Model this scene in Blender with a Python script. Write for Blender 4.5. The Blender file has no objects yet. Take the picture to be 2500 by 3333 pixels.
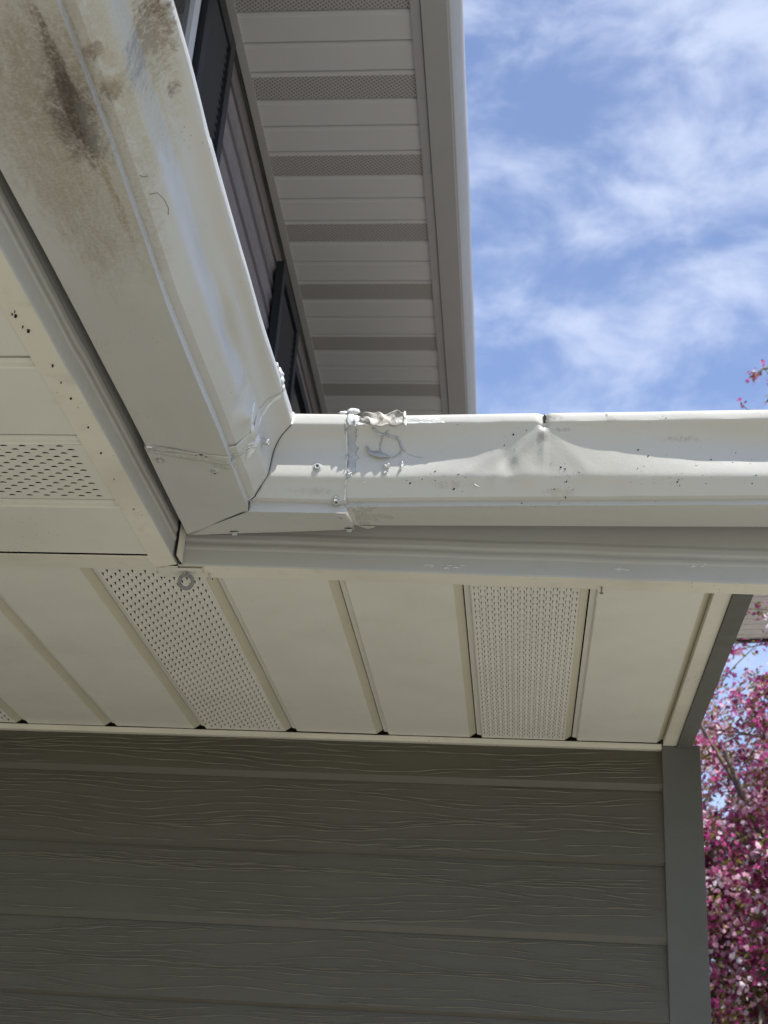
import bpy, bmesh, math, random
from mathutils import Vector, Matrix, noise as mnoise
R = math.radians
random.seed(7)
SC = bpy.context.scene
COL = SC.collection

# ---------------------------------------------------------------- camera, sky, sun, exposure
cam_d = bpy.data.cameras.new('camera')
cam = bpy.data.objects.new('camera', cam_d); COL.objects.link(cam)
pitch, yaw, roll = R(25.534), R(-6.587), R(3.7096)
fwd = Vector((math.sin(yaw)*math.cos(pitch), math.cos(yaw)*math.cos(pitch), math.sin(pitch)))
rt = Vector((math.cos(yaw), -math.sin(yaw), 0)); up = rt.cross(fwd)
r2 = math.cos(roll)*rt + math.sin(roll)*up; u2 = -math.sin(roll)*rt + math.cos(roll)*up
M = Matrix((( r2.x, u2.x, -fwd.x, 0), (r2.y, u2.y, -fwd.y, 0), (r2.z, u2.z, -fwd.z, 1.6), (0, 0, 0, 1)))
cam.matrix_world = M
cam_d.sensor_fit = 'HORIZONTAL'; cam_d.sensor_width = 36; cam_d.lens = 36*4474.2/2500
cam_d.clip_start = .02; cam_d.clip_end = 2000
cam_d.dof.use_dof = True; cam_d.dof.focus_distance = 2.00; cam_d.dof.aperture_fstop = 19
SC.camera = cam

SUN_D = Vector((.465, -.63, 1.0)).normalized()        # towards the sun
sun_el = math.asin(SUN_D.z); sun_az = math.atan2(SUN_D.x, SUN_D.y)
sl = bpy.data.lights.new('sun', 'SUN'); sl.energy = 5.0; sl.angle = R(.53); sl.color = (1, .965, .91)
so = bpy.data.objects.new('sun', sl); COL.objects.link(so)
so.rotation_euler = SUN_D.to_track_quat('Z', 'Y').to_euler()
so.location = (3, -4, 9)

W = bpy.data.worlds.new('World'); SC.world = W; W.use_nodes = True
nt = W.node_tree; nt.nodes.clear()
def wn(t, **k):
    n = nt.nodes.new(t)
    for a, b in k.items(): setattr(n, a, b)
    return n
wo = wn('ShaderNodeOutputWorld'); bg = wn('ShaderNodeBackground'); bg.inputs['Strength'].default_value = .135
sky = wn('ShaderNodeTexSky', sky_type='NISHITA'); sky.sun_disc = False
sky.sun_elevation = sun_el; sky.sun_rotation = sun_az; sky.air_density = 1.0; sky.dust_density = .6; sky.ozone_density = 1.5
tc = wn('ShaderNodeTexCoord')
mp = wn('ShaderNodeMapping'); mp.inputs['Rotation'].default_value = (R(20), R(-28), R(10)); mp.inputs['Scale'].default_value = (1.0, 1.0, 1.75)
mp.inputs['Location'].default_value = (.35, .1, .0)
n1 = wn('ShaderNodeTexNoise'); n1.inputs['Scale'].default_value = 12.0; n1.inputs['Detail'].default_value = 10; n1.inputs['Roughness'].default_value = .55; n1.inputs['Distortion'].default_value = .25
dot = wn('ShaderNodeVectorMath', operation='DOT_PRODUCT'); dot.inputs[1].default_value = Vector((.175, .68, .712)).normalized()
mr0 = wn('ShaderNodeMapRange'); mr0.inputs['From Min'].default_value = .985; mr0.inputs['From Max'].default_value = 1.0; mr0.inputs['To Min'].default_value = 0; mr0.inputs['To Max'].default_value = .20
add = wn('ShaderNodeMath', operation='ADD')
ramp = wn('ShaderNodeMapRange'); ramp.interpolation_type = 'SMOOTHSTEP'
ramp.inputs['From Min'].default_value = .38; ramp.inputs['From Max'].default_value = .77; ramp.inputs['To Min'].default_value = .14; ramp.inputs['To Max'].default_value = .82
mix = wn('ShaderNodeMixRGB'); mix.inputs['Color2'].default_value = (4.1, 4.6, 5.8, 1)
tint = wn('ShaderNodeMixRGB', blend_type='MULTIPLY'); tint.inputs['Fac'].default_value = 1; tint.inputs['Color2'].default_value = (.98, 1.04, 1.24, 1)
L = nt.links.new
L(tc.outputs['Generated'], mp.inputs['Vector']); L(mp.outputs[0], n1.inputs['Vector'])
L(tc.outputs['Generated'], dot.inputs[0]); L(dot.outputs['Value'], mr0.inputs['Value'])
L(n1.outputs['Fac'], add.inputs[0]); L(mr0.outputs[0], add.inputs[1]); L(add.outputs[0], ramp.inputs['Value'])
L(sky.outputs[0], tint.inputs['Color1']); L(tint.outputs[0], mix.inputs['Color1']); L(ramp.outputs[0], mix.inputs['Fac'])
L(mix.outputs[0], bg.inputs['Color']); L(bg.outputs[0], wo.inputs[0])
SC.view_settings.view_transform = 'Standard'; SC.view_settings.look = 'None'
SC.view_settings.exposure = 0.48; SC.view_settings.gamma = 1
SC.cycles.max_bounces = 8; SC.cycles.diffuse_bounces = 5; SC.cycles.glossy_bounces = 4
SC.cycles.sample_clamp_indirect = 4
try: SC.cycles.use_denoising = True
except Exception: pass

# ---------------------------------------------------------------- node material helper
class NM:
    def __init__(s, name, rough=.5, spec=.5, color=(.5,.5,.5)):
        s.m = bpy.data.materials.new(name); s.m.use_nodes = True
        s.t = s.m.node_tree; s.b = s.t.nodes['Principled BSDF']
        s.b.inputs['Roughness'].default_value = rough; s.b.inputs['Specular IOR Level'].default_value = spec
        s.b.inputs['Base Color'].default_value = (*color, 1)
        s.col = None; s.h = None
        s.color0 = color
        g = s.n('ShaderNodeNewGeometry'); s.pos = g.outputs['Position']
        u = s.n('ShaderNodeTexCoord'); s.uv = u.outputs['UV']
    def n(s, t, **k):
        x = s.t.nodes.new(t)
        for a, b in k.items(): setattr(x, a, b)
        return x
    def l(s, a, b): s.t.links.new(a, b)
    def math(s, op, a, b=None, c=None):
        x = s.n('ShaderNodeMath', operation=op)
        for i, v in enumerate((a, b, c)):
            if v is None: continue
            if isinstance(v, (int, float)): x.inputs[i].default_value = v
            else: s.l(v, x.inputs[i])
        return x.outputs[0]
    def map(s, v, scale=(1,1,1), loc=(0,0,0), rot=(0,0,0)):
        x = s.n('ShaderNodeMapping'); x.inputs['Scale'].default_value = scale; x.inputs['Location'].default_value = loc; x.inputs['Rotation'].default_value = rot
        s.l(v, x.inputs[0]); return x.outputs[0]
    def noise(s, v, scale, detail=4, rough=.5, dist=0.0):
        x = s.n('ShaderNodeTexNoise'); x.inputs['Scale'].default_value = scale; x.inputs['Detail'].default_value = detail
        x.inputs['Roughness'].default_value = rough; x.inputs['Distortion'].default_value = dist
        s.l(v, x.inputs['Vector']); return x.outputs['Fac']
    def vor(s, v, scale, feat='F1'):
        x = s.n('ShaderNodeTexVoronoi', feature=feat); x.inputs['Scale'].default_value = scale
        s.l(v, x.inputs['Vector']); return x.outputs['Distance']
    def rng(s, v, a, b, c=0., d=1., smooth=True):
        x = s.n('ShaderNodeMapRange'); x.interpolation_type = 'SMOOTHSTEP' if smooth else 'LINEAR'
        for k, q in (('From Min', a), ('From Max', b), ('To Min', c), ('To Max', d)): x.inputs[k].default_value = q
        s.l(v, x.inputs['Value']); return x.outputs[0]
    def tint(s, fac, color, blend='MIX'):
        x = s.n('ShaderNodeMixRGB', blend_type=blend)
        if s.col is None: x.inputs['Color1'].default_value = (*s.color0, 1)
        else: s.l(s.col, x.inputs['Color1'])
        x.inputs['Color2'].default_value = (*color, 1)
        if isinstance(fac, (int, float)): x.inputs['Fac'].default_value = fac
        else: s.l(fac, x.inputs['Fac'])
        s.col = x.outputs[0]
    def bump(s, h, dist, strength=1.0):
        x = s.n('ShaderNodeBump'); x.inputs['Distance'].default_value = dist; x.inputs['Strength'].default_value = strength
        s.l(h, x.inputs['Height'])
        if s.h is not None: s.l(s.h, x.inputs['Normal'])
        s.h = x.outputs[0]
    def rough(s, v): s.l(v, s.b.inputs['Roughness'])
    def done(s):
        if s.col is not None: s.l(s.col, s.b.inputs['Base Color'])
        if s.h is not None: s.l(s.h, s.b.inputs['Normal'])
        return s.m
    def sep(s, v):
        x = s.n('ShaderNodeSeparateXYZ'); s.l(v, x.inputs[0]); return x.outputs
    def blob(s, v, c, r):
        """soft ellipse mask round c with radii r in the space of v"""
        q = s.map(v, scale=(1/r[0], 1/r[1], 1/(r[2] if len(r) > 2 else 1)), loc=(-c[0]/r[0], -c[1]/r[1], -(c[2]/r[2] if len(r) > 2 else 0)))
        ln = s.n('ShaderNodeVectorMath', operation='LENGTH'); s.l(q, ln.inputs[0])
        return s.rng(ln.outputs['Value'], 1.0, 0.2)

def paint(name, color, rough=.42, dirt=.35, fine=.0004, dirtcol=(.30,.26,.20), speck=.0):
    m = NM(name, rough, .45, color)
    big = m.noise(m.pos, 3.1, 5, .6); m.tint(m.rng(big, .45, .75, 0, dirt*.5), dirtcol)
    sm = m.noise(m.pos, 22, 6, .65); m.tint(m.rng(sm, .56, .78, 0, dirt*.45), dirtcol)
    v = m.noise(m.pos, 9, 3, .5); m.tint(m.rng(v, .3, .7, 0, .12), tuple(min(1, c*1.12) for c in color))
    if speck:
        d = m.vor(m.pos, 95); area = m.noise(m.pos, 7, 2, .5)
        m.tint(m.math('MULTIPLY', m.rng(d, .16, .10, 0, speck), m.rng(area, .55, .66)), (.06,.05,.04))
    m.bump(m.noise(m.map(m.pos, (1,1,1)), 140, 3, .6), fine)
    m.bump(m.noise(m.pos, 6, 2, .5), fine*4)
    m.rough(m.rng(sm, .3, .7, rough-.06, rough+.14))
    return m.done()

# ---------------------------------------------------------------- mesh helpers
def link(name, me, parent=None, mats=(), smooth=False, label=None):
    o = bpy.data.objects.new(name, me); COL.objects.link(o)
    for m in mats: me.materials.append(m)
    if smooth:
        for p in me.polygons: p.use_smooth = True
    if parent is not None:
        o.parent = parent
        top = parent
        loc = Vector(parent.location)
        while top.parent: top = top.parent; loc += Vector(top.location)
        o.location = -loc if True else (0,0,0)
        # children of children: location chain is cancelled exactly once
        o.location = -world_off(parent)
    if label: o['label'] = label
    return o
def world_off(o):
    v = Vector((0,0,0))
    while o is not None: v += Vector(o.location); o = o.parent
    return v
def thing(name, label, cat, loc, group=None):
    o = bpy.data.objects.new(name, None); COL.objects.link(o); o.location = loc
    o.empty_display_size = .05
    o['label'] = label; o['category'] = cat
    if group: o['group'] = group
    return o
class MB:
    def __init__(s): s.v = []; s.f = []; s.mi = []; s.uv = None
    def add(s, vs, fs, mi=0):
        b = len(s.v); s.v += [tuple(v) for v in vs]
        for f in fs: s.f.append(tuple(i+b for i in f)); s.mi.append(mi)
    def box(s, x0, x1, y0, y1, z0, z1, mi=0):
        s.add([(x0,y0,z0),(x1,y0,z0),(x1,y1,z0),(x0,y1,z0),(x0,y0,z1),(x1,y0,z1),(x1,y1,z1),(x0,y1,z1)],
              [(0,3,2,1),(4,5,6,7),(0,1,5,4),(1,2,6,5),(2,3,7,6),(3,0,4,7)], mi)
    def hexa(s, p, mi=0):
        s.add(p, [(0,3,2,1),(4,5,6,7),(0,1,5,4),(1,2,6,5),(2,3,7,6),(3,0,4,7)], mi)
    def tube(s, pts, r, n=8, mi=0, flat=1.0, nrm=None, cap=True):
        pts = [Vector(p) for p in pts]; rs = r if isinstance(r, (list, tuple)) else [r]*len(pts)
        b = len(s.v)
        for i, p in enumerate(pts):
            d = (pts[min(i+1, len(pts)-1)]-pts[max(i-1, 0)]).normalized()
            ref = Vector(nrm[i]) if nrm else (Vector((0,0,1)) if abs(d.z) < .9 else Vector((1,0,0)))
            a = d.cross(ref).normalized(); c = a.cross(d).normalized()
            for k in range(n):
                th = 2*math.pi*k/n
                s.v.append(tuple(p + a*math.cos(th)*rs[i] + c*math.sin(th)*rs[i]*flat))
        for i in range(len(pts)-1):
            for k in range(n):
                s.f.append((b+i*n+k, b+i*n+(k+1)%n, b+(i+1)*n+(k+1)%n, b+(i+1)*n+k)); s.mi.append(mi)
        if cap:
            s.f.append(tuple(b+k for k in range(n))[::-1]); s.mi.append(mi)
            s.f.append(tuple(b+(len(pts)-1)*n+k for k in range(n))); s.mi.append(mi)
    def build(s, name, mats, parent=None, smooth=False, label=None, bevel=0, uvs=None):
        me = bpy.data.meshes.new(name); me.from_pydata(s.v, [], s.f); me.update()
        if not isinstance(mats, (list, tuple)): mats = [mats]
        o = link(name, me, parent, mats, smooth, label)
        for p, i in zip(me.polygons, s.mi): p.material_index = i
        if uvs:
            ul = me.uv_layers.new(name='UVMap')
            for lp in me.loops: ul.data[lp.index].uv = uvs[lp.vertex_index]
        if bevel:
            bm = bmesh.new(); bm.from_mesh(me)
            bmesh.ops.recalc_face_normals(bm, faces=bm.faces)
            bmesh.ops.bevel(bm, geom=list(bm.edges), offset=bevel, segments=2, affect='EDGES', profile=.6)
            bm.to_mesh(me); bm.free()
        return o
Xa, Yf = -.5757, 2.0528          # fascia corner
def lerp_tab(tab, x):
    if x <= tab[0][0]: return tab[0][1]
    for (a, va), (b, vb) in zip(tab, tab[1:]):
        if x <= b: return va + (vb-va)*(x-a)/(b-a)
    return tab[-1][1]
def base_ctrl(tb, zb, zf, zs, zc, zl, zt):
    # (t, z, sharp)   t = distance out from the fascia
    return [(.012, zt+.004, 1), (tb, zb, 1), (.1417, zf, 1), (.1400, zs-.002, 1), (.1515, zs, 1),
            (.1640, zc-.0045, 0), (.1715, zc+.004, 0), (.1750, zc+.017, 0), (.1782, zc+.040, 0), (.1830, zl-.0215, 0),
            (.1915, zl-.0095, 0), (.2075, zl, 1), (.2105, zl+.004, 0), (.2110, zt-.004, 0), (.2060, zt, 0), (.1985, zt-.002, 0), (.1965, zt-.010, 0)]
def dense(cs, sub=4):
    out = []
    n = len(cs)
    for i in range(n-1):
        p1, p2 = cs[i], cs[i+1]
        p0 = cs[i-1] if i > 0 and not p1[2] else p1
        p3 = cs[i+2] if i+2 < n and not p2[2] else p2
        k = 3 if (p1[2] and p2[2]) else sub
        for j in range(k):
            u = j/k
            def cr(a, b, c, d): return .5*((2*b)+(-a+c)*u+(2*a-5*b+4*c-d)*u*u+(-a+3*b-3*c+d)*u**3)
            if p1[2] and p2[2]: out.append((p1[0]+(p2[0]-p1[0])*u, p1[1]+(p2[1]-p1[1])*u))
            else: out.append((cr(p0[0], p1[0], p2[0], p3[0]), cr(p0[1], p1[1], p2[1], p3[1])))
    out.append(cs[-1][:2])
    return out
GT = [(-.30, 1.15), (-.185, 1.0), (-.113, .62), (-.069, .39), (-.022, .21), (-.002, .125), (.012, .07), (.0237, .045), (.045, .115), (.0895, .30), (.117, .44), (.184, .64), (.261, 1.05), (.337, 1.30), (.6, 1.3)]
def prof(kind, p):
    if kind == 'cb':      # corner piece, leg along X  (p = X)
        k = (p-Xa)/(.285)
        return dense(base_ctrl(.015+.015*k, 2.531+.0086*k, 2.5168-.001*k, 2.5400-.006*k, 2.5600-.001*k, 2.6345-.0012*k, 2.6570-.002*k))
    if kind == 'ca':      # corner piece, leg along Y  (p = Y)
        k = (Yf-p)/.31
        return dense(base_ctrl(.015, 2.531+.004*k, 2.5168+.004*k, 2.5400-.001*k, 2.5600, 2.6345-.001*k, 2.6570-.002*k))
    if kind == 'b':
        o = .0225*(p+.249)
        cs = base_ctrl(.035, 2.5459+o*.6, 2.5276+o, 2.5385+o, 2.5600+o*.8, 2.6335+o*1.2, 2.6525+o*1.2)
        g = lerp_tab(GT, p)
        zl, zc = cs[11][1], cs[6][1]
        out = []
        d = abs(p-.0237)
        kink = math.exp(-(d/.0065)**2)
        for i, (t, z, s) in enumerate(cs):
            if 7 <= i <= 10:
                tl = .1715+(.2075-.1715)*(z-zc)/(zl-zc)
                t = t+(tl-t)*(1-g)*1.0
            if 11 <= i: 
                t -= .009*kink; z += (.002-.003*(i in (11,12)))*kink
            out.append((t, z, s))
        return dense(out)
    if kind == 'a':       # p = Y, from 1.74 down
        o = lerp_tab([(.2, .024), (.9, .016), (1.0, .010), (1.2, .002), (1.4, -.006), (1.74, -.003)], p)
        f = lerp_tab([(.2, .030), (.9, .026), (1.1, .020), (1.35, .002), (1.74, .005)], p)
        b = lerp_tab([(.2, -.006), (1.1, -.002), (1.4, .006), (1.74, .008)], p)
        return dense(base_ctrl(.016, 2.531+b, 2.5170+f, 2.5385+f*.9, 2.5590+(o+f)*.5, 2.6330+o, 2.6500+o))
def place(kind, p, t, z):
    return (p, Yf-t, z) if kind in ('cb', 'b') else (Xa+t, p, z)

# ---------------------------------------------------------------- materials
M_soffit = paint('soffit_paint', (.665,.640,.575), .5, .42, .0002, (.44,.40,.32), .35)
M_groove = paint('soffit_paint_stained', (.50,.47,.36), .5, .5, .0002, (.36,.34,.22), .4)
M_scuff = paint('bare_scuff', (.62,.62,.60), .4, .1)
M_fascia = paint('fascia_paint', (.42,.41,.385), .36, .5, .0002, (.30,.27,.22))
M_trimcream = paint('trim_paint', (.66,.625,.53), .45, .75, .0002, (.33,.29,.22), .8)
M_void = NM('void_dark', .9, .1, (.012,.011,.010)).done()  # near-black colour stands in for the shade inside channel and eaves
M_crack = NM('crack_dark', .9, .1, (.02,.02,.022)).done()

def gutter_mat(name, kind):
    m = NM(name, .36, .5, (.505,.500,.472))
    big = m.noise(m.pos, 2.6, 4, .6); m.tint(m.rng(big, .42, .75, 0, .30), (.50,.47,.38))
    sm = m.noise(m.pos, 30, 6, .65); m.tint(m.rng(sm, .55, .8, 0, .22), (.40,.37,.31))
    d = m.vor(m.pos, 120); area = m.noise(m.pos, 8, 3, .6)
    m.tint(m.math('MULTIPLY', m.rng(d, .14, .08, 0, .7), m.rng(area, .56, .66)), (.10,.09,.08))
    rmask = None
    if True:
        # grey-brown water stains with shapes of their own, in (metres along, place across) space
        u = m.uv
        pw = m.pos
        n1_ = m.noise(m.map(pw, (120, 15, 90)), 1.0, 9, .76, .4)
        n2_ = m.noise(m.map(pw, (55, 26, 50)), 1.0, 9, .78, .8)
        stv = m.map(pw, (60, 60, 14), rot=(R(-38), 0, 0)); streak = m.noise(stv, 1.6, 7, .72, .5)
        fine_ = m.noise(pw, 190, 5, .75); spk_ = m.noise(m.map(pw, (1,1,1), loc=(3,1,2)), 260, 4, .8)
        def st(c, r, col, amt, nn, lo=.34):
            b = m.blob(pw, c, r)
            k = m.math('ADD', m.math('MULTIPLY', b, .62), m.math('MULTIPLY', m.math('SUBTRACT', nn, .5), 1.9))
            k2 = m.math('ADD', k, m.math('MULTIPLY', m.math('SUBTRACT', fine_, .5), .55))
            mk = m.math('MULTIPLY', m.math('MULTIPLY', m.rng(k2, lo, lo+.60), m.rng(b, .0, .35)), m.rng(spk_, .30, .62, .35, 1.0))
            m.tint(m.math('MULTIPLY', mk, amt), col)
        if kind == 'b':
            for c, r, col, amt, nn in (((.040,1.842,2.651),(.022,.02,.010),(.16,.13,.12),1.0,n2_),((.018,1.842,2.650),(.010,.02,.008),(.30,.26,.24),.9,n2_),((.020,1.862,2.622),(.018,.03,.012),(.24,.22,.21),.9,n2_),((.050,1.852,2.634),(.030,.02,.005),(.25,.23,.22),.8,n1_),
                ((.090,1.842,2.640),(.040,.01,.0035),(.30,.25,.18),.8,n1_),((.125,1.842,2.648),(.018,.01,.010),(.34,.30,.25),.8,n2_),((.118,1.842,2.655),(.004,.01,.006),(.12,.09,.07),1,n1_),((.24,1.85,2.628),(.10,.04,.010),(.26,.21,.15),.75,n1_),((-.02,1.875,2.59),(.012,.02,.012),(.26,.25,.24),.8,n2_),
                ((-.055,1.87,2.603),(.014,.02,.006),(.30,.32,.35),.8,n2_),((.016,1.875,2.595),(.020,.02,.022),(.33,.32,.30),.7,n2_),((-.12,1.885,2.556),(.05,.03,.010),(.30,.27,.22),.6,n1_),((-.33,1.89,2.545),(.07,.03,.010),(.33,.29,.22),.6,n1_),((.05,1.89,2.550),(.05,.03,.010),(.30,.26,.19),.6,n1_),((.02,1.90,2.53),(.35,.05,.012),(.40,.37,.31),.5,n1_)):
                st(c, r, col, amt*.8, nn, .22)
        st((-.465, 1.010, 2.537), (.13, .42, .06), (.36,.33,.27), .75, n2_, -.10)
        st((-.465, 1.010, 2.537), (.075, .17, .05), (.25,.22,.18), .75, n2_, .05)
        st((-.40, 1.00, 2.60), (.06, .26, .07), (.40,.36,.25), .65, n2_, -.10)
        st((-.500, 1.10, 2.535), (.075, .40, .05), (.30,.25,.19), .60, n1_, .22)
        st((-.460, 1.040, 2.537), (.040, .11, .03), (.12,.10,.085), 1.0, n2_, .08)
        st((-.457, 1.000, 2.537), (.013, .150, .03), (.105,.075,.055), 1.0, n1_, .0)
        st((-.457, 1.030, 2.537), (.013, .085, .03), (.065,.050,.040), .95, n1_, -.02)
        st((-.450, 1.060, 2.537), (.014, .060, .03), (.17,.17,.16), .85, n2_, .15)
        st((-.450, 1.160, 2.534), (.010, .190, .03), (.24,.18,.12), .85, n1_, .24)
        st((-.437, .960, 2.552), (.010, .16, .03), (.25,.19,.12), .6, n1_, .3)
        st((-.421, 1.031, 2.561), (.020, .024, .022), (.16,.12,.085), 1.0, n2_, .10)
        st((-.424, .976, 2.561), (.018, .022, .020), (.17,.125,.085), .9, n2_, .22)
        st((-.415, 1.015, 2.565), (.022, .09, .03), (.38,.32,.21), .7, n2_, .3)
        st((-.384, 1.010, 2.633), (.045, .075, .040), (.14,.095,.062), 1.0, streak, .16)
        st((-.390, 1.040, 2.618), (.045, .085, .060), (.30,.255,.18), .85, streak, .24)
        st((-.398, 1.030, 2.597), (.040, .070, .050), (.22,.215,.205), .85, streak, .26)
        st((-.385, 1.103, 2.631), (.020, .020, .014), (.17,.125,.08), 1.0, streak, .22)
        rmask = m.rng(m.blob(pw, (-.40, .99, 2.60), (.09, .17, .08)), .1, .8, 0, .30)
    m.bump(m.noise(m.pos, 160, 3, .6), .00025)
    m.bump(m.noise(m.map(m.pos, (1.2,5,5) if kind == 'b' else (5,1.2,5)), 1.6, 2, .5), .006)
    base = m.rng(m.noise(m.pos, 12, 4, .7), .3, .7, .30, .50)
    m.rough(m.math('ADD', base, rmask) if rmask is not None else base)
    return m.done()
M_gb = gutter_mat('gutter_paint', 'b'); M_ga = gutter_mat('gutter_paint_stained', 'a')
M_caulk = NM('sealant', .22, .5, (.66,.67,.66))
M_caulk.bump(M_caulk.noise(M_caulk.pos, 260, 4, .6), .0006); M_caulk.tint(M_caulk.rng(M_caulk.noise(M_caulk.pos, 60, 4, .6), .5, .75, 0, .35), (.40,.39,.36)); M_caulk = M_caulk.done()
M_caulk2 = NM('old_sealant', .25, .5, (.46,.455,.42)); M_caulk2.bump(M_caulk2.noise(M_caulk2.pos, 200, 4, .6), .0008)
M_caulk2.tint(M_caulk2.rng(M_caulk2.noise(M_caulk2.pos, 110, 5, .7), .5, .72, 0, .5), (.27,.24,.19)); M_caulk2 = M_caulk2.done()
M_flake = NM('peeled_flake', .5, .4, (.50,.48,.43)); M_flake.tint(M_flake.rng(M_flake.noise(M_flake.pos, 70, 4, .6), .42, .60), (.22,.20,.18)); M_flake.bump(M_flake.noise(M_flake.pos, 170, 4, .6), .0008); M_flake = M_flake.done()
M_screw = NM('painted_screw', .32, .5, (.44,.44,.43)); M_screw.tint(M_screw.rng(M_screw.noise(M_screw.pos, 300, 3, .6), .5, .7, 0, .5), (.30,.28,.25)); M_screw = M_screw.done()
M_zinc = NM('zinc', .5, .4, (.20,.20,.195)); M_zinc.b.inputs['Metallic'].default_value = .2; M_zinc.bump(M_zinc.noise(M_zinc.pos, 400, 3, .6), .0003)
M_zinc.tint(M_zinc.rng(M_zinc.noise(M_zinc.pos, 150, 4, .6), .45, .7, 0, .5), (.11,.11,.11)); M_zinc = M_zinc.done()

def siding_mat():
    m = NM('woodgrain_siding', .55, .35, (.095,.086,.064))
    p = m.map(m.pos, (1.5, 1.0, 9.5))
    # every course has its own stretch of grain
    z = m.sep(m.pos)[2]
    cell = m.math('FLOOR', m.math('DIVIDE', m.math('SUBTRACT', z, 2.3735), .1605))
    cv = m.n('ShaderNodeCombineXYZ'); m.l(m.math('MULTIPLY', cell, 7.31), cv.inputs[0]); m.l(m.math('MULTIPLY', cell, 3.17), cv.inputs[1]); m.l(m.math('MULTIPLY', cell, 5.13), cv.inputs[2])
    va = m.n('ShaderNodeVectorMath', operation='ADD'); m.l(p, va.inputs[0]); m.l(cv.outputs[0], va.inputs[1])
    f = m.noise(va.outputs[0], 1.15, 3.0, .42, .25)
    wob = m.noise(m.map(m.pos, (30, 1, 60)), 1.0, 3, .6)
    g = m.math('ADD', m.math('MULTIPLY', f, 15.0), m.math('MULTIPLY', wob, .35))
    fr = m.math('FRACT', g)
    ridge = m.rng(m.math('ABSOLUTE', m.math('SUBTRACT', fr, .5)), .075, .0)
    br = m.rng(m.noise(m.map(m.pos, (7, 1, 22)), 1.0, 3, .6), .34, .46)      # broken lines
    ridge = m.math('MULTIPLY', ridge, br)
    stepd = m.math('MULTIPLY', m.rng(fr, .5, 1.0, 1, 0), m.rng(fr, .35, .5))
    m.bump(m.rng(f, .35, .65), .0010)
    m.bump(m.noise(m.map(m.pos, (40, 1, 260)), 1.0, 3, .6), .0007)
    m.tint(m.rng(m.noise(m.pos, 2.1, 4, .6), .4, .7, 0, .25), (.12,.115,.10))
    m.tint(m.rng(m.noise(m.pos, 55, 4, .7), .6, .8, 0, .25), (.09,.08,.06))
    d = m.vor(m.pos, 26); m.tint(m.rng(d, .05, .03, 0, .5), (.04,.035,.03))
    return m.done()
M_siding = siding_mat()
M_siding_edge = paint('siding_edge_lit', (.100,.093,.072), .5, .2, .0002, (.12,.11,.09))  # siding colour made lighter to imitate ground bounce on the lap edges
M_siding_ridge = paint('siding_ridge_lit', (.174,.160,.124), .5, .2, .0001, (.12,.11,.09))  # grain ridges coloured lighter, as if their relief caught the light
M_corner = paint('corner_trim_paint', (.104,.101,.088), .6, .45, .0004, (.12,.12,.11))
def shingle_mat():
    m = NM('asphalt_shingle', .95, .2, (.085,.078,.072))
    m.tint(m.rng(m.noise(m.pos, 500, 2, .7), .45, .6), (.20,.18,.165)); m.tint(m.rng(m.noise(m.pos, 7, 3, .6), .4, .7, 0, .5), (.05,.046,.044))
    m.bump(m.noise(m.pos, 420, 3, .7), .002)
    return m.done()
M_shingle = shingle_mat()
# upper storey (cool taupe vinyl)
M_uwall = paint('upper_siding_vinyl', (.215,.190,.205), .45, .12, .0002, (.15,.13,.13))
M_usoff = paint('upper_soffit_vinyl', (.66,.65,.65), .5, .10, .0002, (.36,.34,.33))
M_ugut = paint('upper_gutter_paint', (.45,.44,.44), .60, .25, .0002, (.30,.28,.27))
def vent_mat():
    m = NM('upper_vent_vinyl', .55, .3, (.52,.50,.485))
    p = m.map(m.pos, (1, 1, 1), rot=(0, 0, R(32)))
    s = m.sep(p)
    a = m.math('ABSOLUTE', m.math('SUBTRACT', m.math('FRACT', m.math('MULTIPLY', s[0], 95)), .5))
    b = m.math('ABSOLUTE', m.math('SUBTRACT', m.math('FRACT', m.math('MULTIPLY', s[1], 95)), .5))
    hole = m.rng(m.math('MAXIMUM', a, b), .30, .22)
    m.tint(m.math('MULTIPLY', hole, .75), (.10,.095,.09)); m.bump(m.math('SUBTRACT', 1.0, hole), .0015)
    return m.done()
M_uvent = vent_mat()
M_shutter = NM('shutter_paint', .5, .4, (.018,.020,.026)); M_shutter.tint(M_shutter.rng(M_shutter.noise(M_shutter.pos, 20, 4, .6), .5, .7, 0, .4), (.03,.032,.036)); M_shutter = M_shutter.done()
M_white = paint('window_vinyl', (.60,.60,.63), .4, .1, .0001, (.4,.4,.4))
M_glass = NM('window_glass', .05, .8, (.010,.012,.016)).done()
M_neigh = paint('neighbour_vinyl', (.80,.74,.73), .5, .15, .0002, (.35,.28,.28))
M_dark = NM('dark_edge', .6, .3, (.02,.02,.022)).done()
M_bark = NM('bark', .85, .2, (.20,.165,.13)); M_bark.tint(M_bark.rng(M_bark.noise(M_bark.pos, 30, 5, .7), .4, .65), (.09,.07,.06)); M_bark.bump(M_bark.noise(M_bark.pos, 60, 4, .7), .01); M_bark = M_bark.done()
def petal(name, col, tr):
    m = NM(name, .55, .25, col)
    m.tint(m.rng(m.noise(m.pos, 12, 3, .6), .35, .65, 0, .6), tuple(c*.55 for c in col))
    mat = m.done(); t = mat.node_tree
    tb = t.nodes.new('ShaderNodeBsdfTranslucent'); tb.inputs['Color'].default_value = (*tr, 1)
    mx = t.nodes.new('ShaderNodeMixShader'); mx.inputs[0].default_value = .5
    out = t.nodes['Material Output']
    t.links.new(m.b.outputs[0], mx.inputs[1]); t.links.new(tb.outputs[0], mx.inputs[2]); t.links.new(mx.outputs[0], out.inputs['Surface'])
    return mat
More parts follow.
